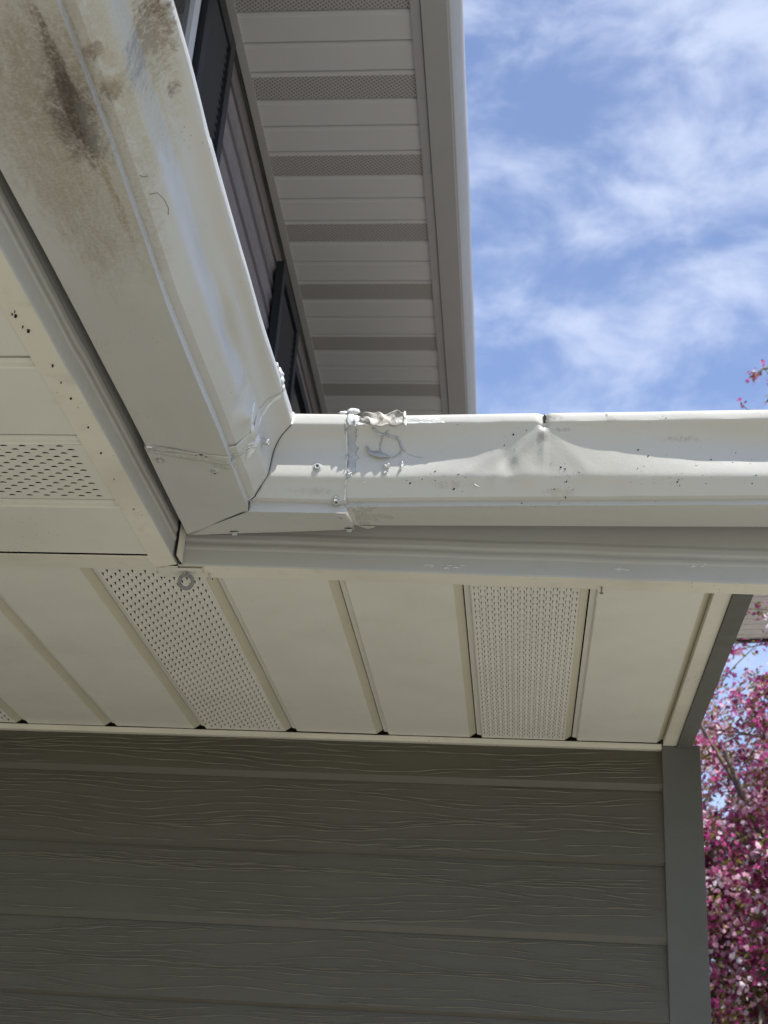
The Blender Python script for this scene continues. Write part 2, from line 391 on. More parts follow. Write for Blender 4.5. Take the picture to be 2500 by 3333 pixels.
M_pet = [petal('petal_magenta', (.56,.09,.28), (.66,.10,.34)), petal('petal_pink', (.84,.48,.60), (.82,.45,.57)), petal('petal_pale', (.92,.84,.88), (.9,.78,.84)), petal('petal_wine', (.20,.03,.09), (.26,.03,.12))]
M_leaf = petal('young_leaf', (.17,.16,.04), (.30,.28,.06))

# ---------------------------------------------------------------- ground
gm = NM('lawn_and_paving', .9, .2, (.27,.255,.215))
gx = gm.noise(gm.pos, .35, 4, .6); gm.tint(gm.rng(gx, .46, .58), (.13,.16,.06)); gm.tint(gm.rng(gm.noise(gm.pos, 14, 5, .7), .4, .7, 0, .5), (.19,.17,.13)); gm = gm.done()
g = MB(); g.add([(-400,-400,0),(400,-400,0),(400,400,0),(-400,400,0)], [(0,1,2,3)])
go = g.build('ground', gm); go['kind'] = 'structure'
pm = NM('concrete', .85, .3, (.37,.35,.305)); pm.tint(pm.rng(pm.noise(pm.pos, 3, 6, .6), .4, .7, 0, .5), (.28,.265,.23)); pm.bump(pm.noise(pm.pos, 80, 4, .6), .002); pm = pm.done()
g = MB(); g.box(-.9, 4.2, -5.5, 2.9, .0, .02)
po = g.build('path', pm, bevel=.006); po['kind'] = 'structure'

# ================================================================ HOUSE
house = thing('house', 'two-storey house with cream lower soffits, dark woodgrain siding and a grey upper eave', 'house', (-1.5, 3.2, 0))
ZS = 2.48                       # soffit level
YW = 3.0                        # face of the lower wall

# --- lower wall: lap siding as one skin
s = MB()
zb = [2.3753, 2.2153, 2.0537, 1.894, 1.735, 1.575, 1.415, 1.255, 1.095, .935, .775, .615, .455, .295, .135]
x0, x1 = -4.0, .3020
top = 2.4700
NX = 60
rows = []
thick = [.0135, .0065]*10
for i, z in enumerate(zb):
    k = thick[i]
    rows += [(YW-.001, top), (YW-.0150, z+k), (YW-.0050, z+.0006), (YW-.0010, z)]
    top = z - .0002
for j in range(NX+1):
    x = x0+(x1-x0)*j/NX
    for q, (y, z) in enumerate(rows):
        wv = .0012*mnoise.noise(Vector((x*1.3, q//4*3.1, 0)))
        s.v.append((x, y+wv*.5, z+wv))
n = len(rows)
for j in range(NX):
    for q in range(n-1):
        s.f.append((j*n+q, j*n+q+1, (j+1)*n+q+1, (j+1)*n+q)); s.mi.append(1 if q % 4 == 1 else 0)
# embossed wood grain: thin wandering ridges on every board
rg_ = random.Random(4)
tops = [2.4700]+[z-.0002 for z in zb]
for ci in range(7):
    zt_, zl_ = tops[ci]-.004, zb[ci]+thick[ci]+.003
    H = zt_-zl_
    nl_ = int(H/.0088)
    for li in range(-5, nl_+6):
        ph = rg_.random()*9; run = None; x = -2.0 if ci < 5 else -1.0
        pts_ = []
        def flush():
            if len(pts_) > 6:
                L2 = len(pts_); s.tube(pts_, [.0021*min(1, (k+.4)/4, (L2-k-.6)/4)*(.75+.25*math.sin(k*.7+ph)) for k in range(L2)], 4, 2, flat=.8)
        while x < .300:
            a1 = mnoise.noise(Vector((x*1.15+ci*11.3, li*.16+ci*3.1, 0)))
            a2 = mnoise.noise(Vector((x*4.2+ci*5, li*.33, 5)))
            a3 = mnoise.noise(Vector((x*15, li*.45+ci, 8)))
            z = zl_+(li+.5)*.0088+.044*a1+.014*a2+.0030*a3+.0006*mnoise.noise(Vector((x*60, li*3.3, 1)))
            on = mnoise.noise(Vector((x*2.6, li*1.37+ci*7, 20)))+.35*mnoise.noise(Vector((x*9, li*2.1, 30))) > -.22
            if on and zl_ < z < zt_:
                f_ = (z-zb[ci]-thick[ci])/(tops[ci]-zb[ci]-thick[ci])
                pts_.append((x, YW-.0150+.0140*f_-.0017, z))
            else:
                flush(); pts_ = []
            x += .012
        flush()
s.box(x0, x1+.06, YW+.006, YW+.14, 0, 3.25)
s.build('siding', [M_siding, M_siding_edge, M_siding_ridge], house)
# corner trim board
c = MB(); c.box(.3020, .3845, YW-.018, YW+.010, 0, 2.4775)
c.build('corner_trim', M_corner, house, bevel=.0015)
c = MB(); c.box(.3640, .3845, YW+.0105, YW+.11, 0, 2.4775); c.box(.362, .3835, YW+.1105, 8.0, 0, 3.0)
c.build('side_wall', M_corner, house)

# --- wall channel (receives the soffit panels)
c = MB(); c.box(-4.0, .3015, 2.9820, 2.9995, 2.4665, 2.4785, 0); c.box(-4.0, .3015, 2.9900, 2.9990, 2.4787, 2.52, 1)  # second box is a black back, painting the shade inside the channel
c.build('wall_channel', [M_trimcream, M_void], house, bevel=.0008)

# --- soffit panels.  Panels of the front strip run along Y, panels of the porch ceiling run along X
def strip_profile(w, first_gap=True):
    # across a panel: (offset, z); the groove sits at the start of every panel
    return [(.0017, .0125), (.0018, .0090), (.0014, .0072), (.0105, .0056), (.0122, .0012), (.0140, 0), (w-.0150, 0), (w-.0138, .0008), (w-.0012, .0095), (w-.0006, .0125)]
def solid_panel(name, mapf, a0, w, l0, l1, nl=24, seed=0):
    pf = strip_profile(w)
    m = MB()
    for j in range(nl+1):
        l = l0+(l1-l0)*j/nl
        for q, (o, z) in enumerate(pf):
            ww = .0012*mnoise.noise(Vector((a0*5+o*9, l*3.0, seed)))*(1 if 4 < q < 7 else .3)
            m.v.append(mapf(a0+o, l, ZS+z+ww))
    n = len(pf)
    for j in range(nl):
        for q in range(n-1):
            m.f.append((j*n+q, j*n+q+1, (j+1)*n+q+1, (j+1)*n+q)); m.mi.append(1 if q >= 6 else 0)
    return m
def vent_panel(mapf, a0, w, l0, l1, style):
    m = solid_panel('', mapf, a0, w, l0, l1)
    # cut out the flat middle and refill it with a lanced grid
    n = 10
    keep = [(f, i) for f, i in zip(m.f, m.mi) if not ((min(f) % n) == 5)]
    m.f = [f for f, _ in keep]; m.mi = [i for _, i in keep]
    xa, xb = a0+.0140, a0+w-.0150
    ncol = 16 if style == 'tab' else 16
    pitch = (xb-xa-.006)/ncol
    hx, hl = .0041, .0070
    PL = .0268
    def quad(p, mi=0, flip=False):
        m.add([mapf(*q) for q in p], [(0,1,2,3)], mi)
    # margins
    z = ZS
    quad([(xa, l0, z), (xa+.003, l0, z), (xa+.003, l1, z), (xa, l1, z)])
    quad([(xb-.003, l0, z), (xb, l0, z), (xb, l1, z), (xb-.003, l1, z)])
    for cidx in range(ncol):
        ca = xa+.003+cidx*pitch; cb = ca+pitch; cx = (ca+cb)/2
        l = l0 + (.006 if cidx % 2 else .006+PL/2)
        quad([(ca, l0, z), (cb, l0, z), (cb, l, z), (ca, l, z)])
        while l+PL < l1-.002:
            lc = l+PL/2
            if style == 'tab':
                A, B = lc-hl, lc+hl
                hw = hx
                quad([(ca, l, z), (cb, l, z), (cb, A, z), (ca, A, z)]); quad([(ca, B, z), (cb, B, z), (cb, l+PL, z), (ca, l+PL, z)])
                quad([(ca, A, z), (cx-hw, A, z), (cx-hw, B, z), (ca, B, z)]); quad([(cx+hw, A, z), (cb, A, z), (cb, B, z), (cx+hw, B, z)])
                # tab: bent up at the near end, hinged at the far end, narrower than its hole
                t = .0062
                quad([(cx-hw*.42, A+.0030, z+t), (cx+hw*.42, A+.0030, z+t), (cx+hw*.86, B, z+.0001), (cx-hw*.86, B, z+.0001)])
            else:
                # half-moon slot, long way along the panel
                A, B = lc-.0058, lc+.0058
                y0 = cx-.0022; K = 8
                lo = [(y0, A+(B-A)*k/K) for k in range(K+1)]
                hi = [(y0-.0000-.0040*math.sin(math.pi*k/K)**.8, A+(B-A)*k/K) for k in range(K+1)]
                quad([(ca, l, z), (cb, l, z), (cb, A, z), (ca, A, z)]); quad([(ca, B, z), (cb, B, z), (cb, l+PL, z), (ca, l+PL, z)])
                for k in range(K):
                    quad([(lo[k][0], lo[k][1], z), (cb, lo[k][1], z), (cb, lo[k+1][1], z), (lo[k+1][0], lo[k+1][1], z)])
                    quad([(ca, hi[k][1], z), (hi[k][0], hi[k][1], z), (hi[k+1][0], hi[k+1][1], z), (ca, hi[k+1][1], z)])
                    # hood rising over the slot
                    quad([(hi[k][0], hi[k][1], z), (hi[k][0]+.0016, hi[k][1], z+.0022), (hi[k+1][0]+.0016, hi[k+1][1], z+.0022), (hi[k+1][0], hi[k+1][1], z)])
            l += PL
        quad([(ca, l, z), (cb, l, z), (cb, l1, z), (ca, l1, z)])
    return m
fy = lambda a, l, z: (a, l, z)
fx = lambda a, l, z: (l, a, z)
xs = [-3.255, -3.045, -2.835, -2.625, -2.415, -2.205, -1.995, -1.785, -1.575, -1.362, -1.150, -.9405, -.7315, -.5215, -.3135, -.1050, .1050]
for i, x in enumerate(xs):
    w = (xs[i+1]-x) if i < len(xs)-1 else .2005
    near = 2.056 if x+w < -.60 else (2.084 if x > -.60 else 2.056)
    k = (i-12) % 3
    if k == 0 and i > 8:
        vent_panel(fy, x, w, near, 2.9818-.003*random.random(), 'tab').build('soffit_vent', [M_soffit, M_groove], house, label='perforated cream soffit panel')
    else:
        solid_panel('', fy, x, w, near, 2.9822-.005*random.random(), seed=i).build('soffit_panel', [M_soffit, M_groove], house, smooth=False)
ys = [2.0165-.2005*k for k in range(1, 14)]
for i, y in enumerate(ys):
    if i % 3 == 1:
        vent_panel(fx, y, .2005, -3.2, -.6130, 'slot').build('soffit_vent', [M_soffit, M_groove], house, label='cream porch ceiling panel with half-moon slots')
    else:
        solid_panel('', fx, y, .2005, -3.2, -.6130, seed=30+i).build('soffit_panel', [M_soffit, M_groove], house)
# divider strip between porch ceiling and front soffit
c = MB(); c.box(-3.2, -.6105, 2.0050, 2.0560, ZS-.0035, ZS-.0010)
c.build('divider_strip', M_trimcream, house, bevel=.0007)
# near-black boards above everything, standing in for the unlit inside of the eaves
c = MB(); c.box(-4.0, .36, 2.063, 2.989, 2.512, 2.53); c.box(-4.0, -.585, -.72, 2.062, 2.512, 2.53)
c.build('eave_lining', M_void, house)

# --- fascia with its bottom return
def fascia_rows(zb):       # (out, z)  out>0 is away from the house
    return [(0, 2.675), (0, zb+.062), (.0014, zb+.056), (.0014, zb+.048), (0, zb+.043), (.0002, zb+.040), (.0012, zb+.036), (.0013, zb+.032), (0, zb+.028), (-.0004, zb+.003), (-.0015, zb), (-.0395, min(zb, 2.4808)-.0020), (-.0400, min(zb, 2.4808)+.0002)]
m = MB(); NXX = 90
XR = 1.60
for j in range(NXX+1):
    x = Xa+(XR-Xa)*j/NXX
    zb_ = 2.4850-.0155*(x-Xa) + .0011*mnoise.noise(Vector((x*9, 0, 0)))
    for (o, z) in fascia_rows(zb_):
        wv = .0010*mnoise.noise(Vector((x*6, z*8, 3)))
        m.v.append((x if o > -.01 else max(x, Xa) , Yf-o+wv, z))
n = 13
for j in range(NXX):
    for q in range(n-1):
        m.f.append((j*n+q, j*n+q+1, (j+1)*n+q+1, (j+1)*n+q)); m.mi.append(1 if q >= 10 else 0)
# the return laps past the corner on the left
m.box(-.6140, Xa-.0002, 2.0545, 2.0945, 2.4805, 2.4828, 1)
fb = m.build('fascia', [M_fascia, M_trimcream], house, smooth=False, label='cream-grey fascia along the front eave')
m = MB(); NYY = 70
for j in range(NYY+1):
    y = Yf-(Yf+.8)*j/NYY
    zb_ = 2.4845 + .0012*mnoise.noise(Vector((y*8, 5, 0))) - (.003 if y < 1.45 else 0)
    for (o, z) in fascia_rows(zb_):
        wv = .0012*mnoise.noise(Vector((y*5, z*8, 9)))
        m.v.append((Xa+o*(.95)+wv, y, z))
for j in range(NYY):
    for q in range(n-1):
        m.f.append((j*n+q, (j+1)*n+q, (j+1)*n+q+1, j*n+q+1)); m.mi.append(1 if q >= 10 else 0)
m.build('fascia', [M_fascia, M_trimcream], house, label='fascia along the porch eave')
# folded corner tab and the dark gap beside it
m = MB(); X = Xa+.0045
m.hexa([(X-.0005, 2.0265, 2.556), (X, 2.0225, 2.4885), (X+.0012, 2.0225, 2.4885), (X+.0007, 2.0265, 2.556),
        (X+.003, 2.0500, 2.556), (X+.003, 2.0500, 2.4862), (X+.0042, 2.0500, 2.4862), (X+.0042, 2.0500, 2.556)])
m.build('corner_tab', M_trimcream, house, bevel=.0003)
m = MB(); m.tube([(Xa+.0030, 2.0240, 2.575), (Xa+.0030, 2.0225, 2.53), (Xa+.003, 2.0205, 2.4865)], [.0022, .0020, .0016], 6)
m.tube([(Xa+.003, 2.0205, 2.4868), (Xa+.0042, 2.0350, 2.4845), (Xa+.0045, 2.0495, 2.4843)], .0012, 6)
m.tube([(Xa+.0055, 2.0515, 2.4850), (Xa+.0062, 2.0520, 2.512)], [.0013, .0004], 6)
m.build('corner_gap', M_crack, house)
# rake side: light channel and dark board
c = MB(); c.box(.3045, .3335, 2.0980, 2.9818, ZS-.0050, ZS+.010)
c.build('side_channel', M_trimcream, house, bevel=.001)
c = MB(); c.box(.3338, .3655, 2.0985, 2.9815, ZS-.0100, 2.62); c.add([(.350,2.06,2.62),(.350,2.06,2.70),(.350,4.2,3.56),(.350,4.2,2.62),(.3654,2.06,2.62),(.3654,2.06,2.70),(.3654,4.2,3.56),(.3654,4.2,2.62)],[(0,1,2,3),(7,6,5,4),(0,4,5,1),(1,5,6,2)])
c.build('rake_board', M_corner, house)
# pale scuffs rubbed into the front fascia
for sx_, sz_, w_, sd_ in ((-.145,2.489,.022,1),(-.118,2.4885,.012,2),(.15,2.489,.010,3),(.27,2.500,.012,4)):
    m = MB(); r_ = random.Random(sd_)
    for k_ in range(7):
        xx = sx_+r_.uniform(-1,1)*w_; zz = sz_+r_.uniform(-.003,.004); ll = r_.uniform(.003,.012)
        m.tube([(xx, Yf-.0004, zz), (xx+ll*.5, Yf-.0008, zz+.0006), (xx+ll, Yf-.0004, zz+.0002)], [.0004,.0011,.0003], 5)
    m.build('scuff', M_scuff, house)
# --- nails
def nail(x, y, z, lx=.0, ly=.0, ln=.010):
    m = MB(); m.tube([(x, y, z+.004), (x+lx, y+ly, z-ln), (x+lx, y+ly, z-ln-.0001)], [.0013, .0013, .0013], 8)
    m.tube([(x+lx, y+ly, z-ln), (x+lx*1.1, y+ly, z-ln-.0012)], [.0034, .0032], 10)
    return m
nail(-.5265, 2.0790, 2.4820, .001, -.003, .009).build('nail', M_screw, house)
nail(.1222, 2.0820, 2.4730, -.0005, .0, .011).build('nail', M_zinc, house)
# nail holes in the porch return
for px, y, r in ((-.5905,1.4200,.0019),(-.594,1.4650,.0012),(-.593,1.5050,.0021),(-.592,1.5820,.0017),(-.5945,1.655,.0019),(-.5935,1.8350,.0014),(-.5975,1.7350,.0010),(-.6130,1.9600,.0011),(-.6010,1.3100,.0026),(-.5960,1.3420,.0028),(-.6000,1.3330,.0013),(-.6040,1.3060,.0012),(-.5990,1.3010,.0009),(-.6080,2.0990,.0022),(.0690,2.0740,.0014),(-.5240,2.0935,.0012)):
    zz = 2.4805-(.0032 if y < 1.45 else .0) if px < -.56 else 2.4768
    m = MB(); m.tube([(px, y, zz+.002), (px, y, zz-.0011)], [r*.72, r*.6], 7); m.build('nail_hole', M_crack, house)

# --- lower roof planes (shingled)
def shingles(name, P, ux, uy, w, l, course=.125, thick=.006):
    """P corner at the eave, ux along the eave, uy up the slope"""
    m = MB(); P = Vector(P); ux = Vector(ux).normalized(); uy = Vector(uy).normalized(); nn = ux.cross(uy).normalized()
    if nn.z < 0: nn = -nn
    k = int(l/course)+1; rr = random.Random(3)
    for i in range(k):
        a = -.10*rr.random()
        while a < w:
            b = a+.18+.10*rr.random(); aa, bb = max(a, 0), min(b, w)
            if bb-aa > .004:
                t = thick*(.8+.5*rr.random())
                lo = P+uy*(i*course+.002*rr.random()); hi = P+uy*min((i+1.3)*course, l+.1)
                p = [lo+ux*aa, lo+ux*(bb-.003), hi+ux*(bb-.003)-nn*.0, hi+ux*aa]
                q = [v+nn*t for v in p[:2]]+[v+nn*.001 for v in p[2:]]
                m.hexa([tuple(v) for v in p]+[tuple(v) for v in q])
            a = b
    lo, hi = P, P+uy*l
    m.hexa([tuple(v-nn*.014) for v in (lo, lo+ux*w, hi+ux*w, hi)]+[tuple(v-nn*.0008) for v in (lo, lo+ux*w, hi+ux*w, hi)])
    return m
shingles('roof', (-.90, 1.985, 2.7265), (1,0,0), (0,1,.40), XR+.90, 1.3).build('roof', M_shingle, house, label='shingled lower roof behind the front gutter, with an added unseen overhang shading the trim')  # part right of the rake board is added, unseen, to shade the trim
shingles('roof', (-.90, 1.985+1.3*.9285+.001, 2.7265+1.3*.3714), (1,0,0), (0,1,.40), 1.268, 2.3).build('roof', M_shingle, house, label='shingled lower roof, upper part')
shingles('roof', (-.495, 1.90, 2.728), (0,-1,0), (-1,0,.40), 2.75, .38).build('roof', M_shingle, house, label='shingled porch roof strip')

# ---------------- upper storey
UY0, TW = 2.78, -.009           # slight skew of the upper storey
def ux_(x, y): return x + TW*(y-UY0)
ZU = 4.50; XWU = -.878
def ubox(m, x0, x1, y0, y1, z0, z1, mi=0):
    p = [(x0,y0,z0),(x1,y0,z0),(x1,y1,z0),(x0,y1,z0),(x0,y0,z1),(x1,y0,z1),(x1,y1,z1),(x0,y1,z1)]
    m.hexa([(ux_(a, b), b, c_) for a, b, c_ in p], mi)
Y0U, Y1U = -.8, 8.2
# dutch-lap wall
m = MB(); rows = []
z = ZU-.075; rows.append((0.001, ZU+.02)); rows.append((.001, z))
while z > 2.6:
    rows += [(.0015, z), (.0125, z-.050), (.0030, z-.062), (.0100, z-.118), (.0005, z-.120)]
    z -= .120
for j, y in enumerate((Y0U, 1, 2, 3, 4, 5, 6, Y1U)):
    for o, zz in rows: m.v.append((ux_(XWU+o, y), y, zz))
n = len(rows)
for j in range(7):
    for q in range(n-1): m.f.append((j*n+q, (j+1)*n+q, (j+1)*n+q+1, j*n+q+1)); m.mi.append(0)
ubox(m, XWU-.20, XWU-.004, Y0U, Y1U, 2.58, ZU+.02)
m.build('upper_siding', M_uwall, house)
m = MB(); ubox(m, XWU+.0030, XWU+.0080, Y0U, Y1U, ZU-.074, ZU-.004); m.build('frieze_board', M_uwall, house)
m = MB(); ubox(m, XWU+.0225, XWU+.047, Y0U, Y1U, ZU-.006, ZU+.004); m.build('upper_wall_channel', M_ugut, house)
m = MB(); ubox(m, -.342, -.3145, Y0U, Y1U, ZU-.0065, ZU+.004); m.build('upper_eave_channel', M_ugut, house)
# upper soffit: strips along X; every third one perforated
S = .1169
lines = [0.9716*2.9 + S*k for k in range(-31, 47)]
for i, y in enumerate(lines):
    vent = ((i-31) % 3 == 1) if False else ((i-31) % 3 == 2 or False)
    m = MB(); xa, xb = XWU+.035, -.332
    pf = [(0, .016), (.0004, .006), (.0020, .0030), (.0120, .0020), (.0140, 0), (S-.009, 0), (S-.0065, .004), (S-.0055, .014)]
    for j in range(7):
        x = xa+(xb-xa)*j/6
        for q, (o, zz) in enumerate(pf):
            m.v.append((ux_(x, y)+.0, y+o - .000, ZU+zz+.0008*mnoise.noise(Vector((x*8, i*2.3, q)))))
    n = len(pf)
    for j in range(6):
        for q in range(n-1): m.f.append((j*n+q, j*n+q+1, (j+1)*n+q+1, (j+1)*n+q)); m.mi.append(1 if (vent and q == 4) else 0)
    m.build('upper_soffit_vent' if vent else 'upper_soffit_panel', [M_usoff, M_uvent], house)
m = MB(); ubox(m, XWU+.01, -.33, Y0U, Y1U, ZU+.03, ZU+.05); m.build('upper_eave_lining', M_void, house)
m = MB(); ubox(m, -.3290, -.3150, Y0U, Y1U, ZU+.0045, ZU+.19); m.build('upper_fascia', M_ugut, house)
for k in range(11):
    y = 2.30+.29*k+.05*math.sin(k*5.3)
    m = MB(); xx = ux_(-.328, y); m.tube([(xx, y, ZU), (xx, y, ZU-.0085)], [.003, .0028], 8); m.build('nail', M_ugut, house)
m = MB(); P0 = (-.36, Y0U, ZU+.20)
for k in range(18):
    y0_, y1_ = Y0U, Y1U
    a = -.300-.055*k; zt = ZU+.198+.022*k
    ubox(m, a-.075, a, y0_, y1_, zt, zt+.006)
m.build('upper_roof', M_shingle, house)

# windows and shutters
def wbox(m, o0, o1, y0, y1, z0, z1, mi=0): ubox(m, XWU+o0, XWU+o1, y0, y1, z0, z1, mi)
def shutter(y0, y1, z0, z1, label):
    m = MB()
    for a, b, c_, d in ((y0, y0+.045, z0, z1), (y1-.045, y1, z0, z1)): wbox(m, .016, .043, a, b, c_, d)
    for c_, d in ((z0, z0+.055), (z1-.055, z1), ((z0+z1)/2-.03, (z0+z1)/2+.03)): wbox(m, .016, .0425, y0+.0452, y1-.0452, c_, d)
    o = m.build('shutter', M_shutter, house, label=label)
    m = MB(); z = z0+.06
    while z < z1-.07:
        if abs(z+.012-(z0+z1)/2) > .045:
            p = [(.020, z), (.036, z+.018), (.034, z+.021), (.018, z+.004)]
            vs = [(ux_(XWU+a, y0+.046), y0+.046, b) for a, b in p]+[(ux_(XWU+a, y1-.046), y1-.046, b) for a, b in p]
            m.add(vs, [(0,1,5,4),(1,2,6,5),(2,3,7,6),(3,0,4,7),(0,3,2,1),(4,5,6,7)])
        z += .027
    wbox(m, .0165, .0175, y0+.046, y1-.046, z0+.056, z1-.056)
    m.build('louvre_panel', M_shutter, o)
shutter(2.555, 2.868, 3.30, 4.432, 'black louvred shutter')
shutter(3.845, 4.245, 3.25, 4.405, 'black louvred shutter')
def window(y0, y1, z0, z1, light=True):
    m = MB(); f = .045
    wbox(m, .014, .030, y0, y0+f, z0, z1); wbox(m, .014, .030, y1-f, y1, z0, z1)
    wbox(m, .014, .0295, y0+f+.0002, y1-f-.0002, z1-f, z1); wbox(m, .014, .034, y0+f+.0002, y1-f-.0002, z0, z0+f); wbox(m, .014, .0275, y0+f+.0002, y1-f-.0002, (z0+z1)/2-.02, (z0+z1)/2+.02)
    o = m.build('window', M_white if light else M_shutter, house)
    m = MB(); wbox(m, .0145, .0175, y0+f+.0004, y1-f-.0004, z0+f, z1-f); m.build('pane', M_glass, o)
window(1.70, 2.535, 3.30, 4.432)
window(4.262, 5.12, 3.25, 4.300, False)

# ================================================================ GUTTERS (upper)
ug = thing('rain_gutter', 'grey rain gutter along the high eave edge against the sky', 'gutter', (-.27, 4.0, ZU), 'rain gutters')
pf = [(-.3125, .150), (-.3120, -.012), (-.240, -.012), (-.2392, -.004), (-.2330, -.0035), (-.2240, .006), (-.2170, .018), (-.2075, .034), (-.2010, .050), (-.1985, .060), (-.2030, .078), (-.2080, .098), (-.2150, .094)]
m = MB()
yy = [Y0U+(Y1U-Y0U)*j/60 for j in range(61)]
for y in yy:
    for o, z in pf: m.v.append((ux_(o, y)+.0012*mnoise.noise(Vector((y*3, z*9, 0))), y, ZU+z+.0015*mnoise.noise(Vector((y*2, o*9, 4)))))
n = len(pf)
for j in range(60):
    for q in range(n-1): m.f.append((j*n+q, (j+1)*n+q, (j+1)*n+q+1, j*n+q+1)); m.mi.append(0)
o = m.build('gutter_run', M_ugut, ug, smooth=True)
md = o.modifiers.new('sol', 'SOLIDIFY'); md.thickness = .0012; md.offset = -1
bm = bmesh.new(); bm.from_mesh(o.data); bmesh.ops.recalc_face_normals(bm, faces=bm.faces)
for e in bm.edges:
    if len(e.link_faces) == 2 and e.calc_face_angle(0) > R(28): e.smooth = False
bm.to_mesh(o.data); bm.free()
m = MB(); ubox(m, -.311, -.200, Y0U-.002, Y0U, ZU-.010, ZU+.09); m.build('end_cap', M_ugut, ug)

# ================================================================ GUTTER (lower, the damaged one)
gut = thing('rain_gutter', 'cream-white inside-corner rain gutter, dented and patched with sealant, on the low eave', 'gutter', (Xa+.12, Yf-.12, 2.53), 'rain gutters')
SHARP = {}
def sweep(name, kind, ps, mat, parent, label=None, startf=None, thick=.0011, extra=None):
    m = MB(); uvs = []
    P = [prof(kind, p) for p in ps]
    n = len(P[0])
    for p, pr in zip(ps, P):
        for i, (t, z) in enumerate(pr):
            q = p
            if startf: q = startf(p, t)
            x, y, zz = place(kind, q, t, z)
            if extra:
                dx = extra(q, i, t, z)
                if kind in ('b', 'cb'): y -= dx
                else: x += dx
            m.v.append((x, y, zz)); uvs.append((q, i/(n-1)))
    fl = kind in ('b', 'cb')
    for j in range(len(ps)-1):
        for i in range(n-1):
            f = (j*n+i, j*n+i+1, (j+1)*n+i+1, (j+1)*n+i)
            m.f.append(f if fl else f[::-1]); m.mi.append(0)
    o = m.build(name, mat, parent, smooth=True, label=label, uvs=uvs)
    # crease the folds so shading stays crisp there
    me = o.data
    bm = bmesh.new(); bm.from_mesh(me)
    bmesh.ops.recalc_face_normals(bm, faces=bm.faces)
    for e in bm.edges:
        if len(e.link_faces) == 2 and e.calc_face_angle(0) > R(24): e.smooth = False
    bm.to_mesh(me); bm.free()
    md = o.modifiers.new('sheet', 'SOLIDIFY'); md.thickness = thick; md.offset = -1
    return o
def surf(kind, p, idx):
    """point and outward normal on the outside skin"""
    pr = prof(kind, p); i = max(0, min(int(idx), len(pr)-2)); u = idx-i
    t = pr[i][0]+(pr[i+1][0]-pr[i][0])*u; z = pr[i][1]+(pr[i+1][1]-pr[i][1])*u
    a = pr[max(i-1, 0)]; b = pr[min(i+2, len(pr)-1)]
    dt, dz = b[0]-a[0], b[1]-a[1]; l = math.hypot(dt, dz)
    nt_, nz_ = dz/l, -dt/l
    return Vector(place(kind, p, t, z)), (Vector((0, -nt_, nz_)) if kind in ('b', 'cb') else Vector((nt_, 0, nz_)))
def frange(a, b, n): return [a+(b-a)*i/n for i in range(n+1)]
XS = -.2795        # seam on the front leg
YS = 1.738         # seam on the porch leg
# dents
def dent_b(x, i, t, z):
    d = 0.
    if i > 14 and i < 44:
        h = (z-2.56)/.075
        w = math.exp(-((x+.030)/.012)**2)*math.exp(-((h-.35)/.22)**2)*.0032          # dimple left of the kink
        d -= w
        d += .0022*math.exp(-((x-.006)/.020)**2)*math.exp(-((h-.15)/.25)**2)
        d += .0018*math.exp(-((x-.125-.35*(h-.5)*.1)/.018)**2)*math.exp(-((h-.30)/.35)**2)
        d += .0006*mnoise.noise(Vector((x*22, h*3, 1)))
    if 11 <= i <= 18: d += .0015*math.exp(-((x-.14)/.05)**2)*math.sin((x-.14)*60)
    if i >= 44: d += .0008*mnoise.noise(Vector((x*14, 0, 2)))
    if 14 < i < 46:
        h = (z-2.56)/.078
        for xe, wd, am in ((-.050,.014,.0024),(.105,.022,.0012),(-.105,.020,.0010)):
            xc = xe+(.0237-xe)*max(0, min(1, h))**1.3
            d += am*max(0, 1-abs(x-xc)/wd)*max(0, min(1, 1.15-h))*max(0, min(1, (h+.25)*3))
        d += .0014*max(0, 1-abs(x-.0237)/.010)*max(0, h)
    d += .0007*mnoise.noise(Vector((x*5, z*10, 7)))
    return d
ps = frange(XS-.004, -.05, 60)+frange(-.05, .09, 110)[1:]+frange(.09, XR, 110)[1:]
sweep('gutter_run', 'b', ps, M_gb, gut, 'front gutter run with a kinked lip', extra=dent_b)
def dent_a(y, i, t, z):
    d = 0.
    if 14 < i < 46:
        h = (i-14)/30
        d -= .0085*math.exp(-((y-1.660)/.020)**2)*math.exp(-((h-.20)/.20)**2)
        d -= .0065*math.exp(-((y-1.53)/.06)**2)*math.exp(-((h-.45)/.10)**2)
        d += .0060*math.exp(-((y-1.700)/.014)**2)*math.exp(-((h-.22)/.12)**2)
        d += .0050*math.exp(-((y-1.50)/.10)**2)*math.exp(-((h-.66)/.07)**2)
        d -= .0050*math.exp(-((y-1.36)/.06)**2)*math.exp(-((h-.55)/.14)**2)
    if i >= 44:
        d += .0015*math.sin(y*19)*(1 if y < 1.2 else .3) - .010*math.exp(-((y-.965)/.035)**2)*0
    if i < 9: d += 0
    d += .0011*mnoise.noise(Vector((y*5, z*12, 2)))
    return d
ps = frange(YS+.004, .9, 160)+frange(.9, -.75, 60)[1:]
sweep('gutter_run', 'a', ps, M_ga, gut, 'porch-side gutter run with brown stains', extra=dent_a)
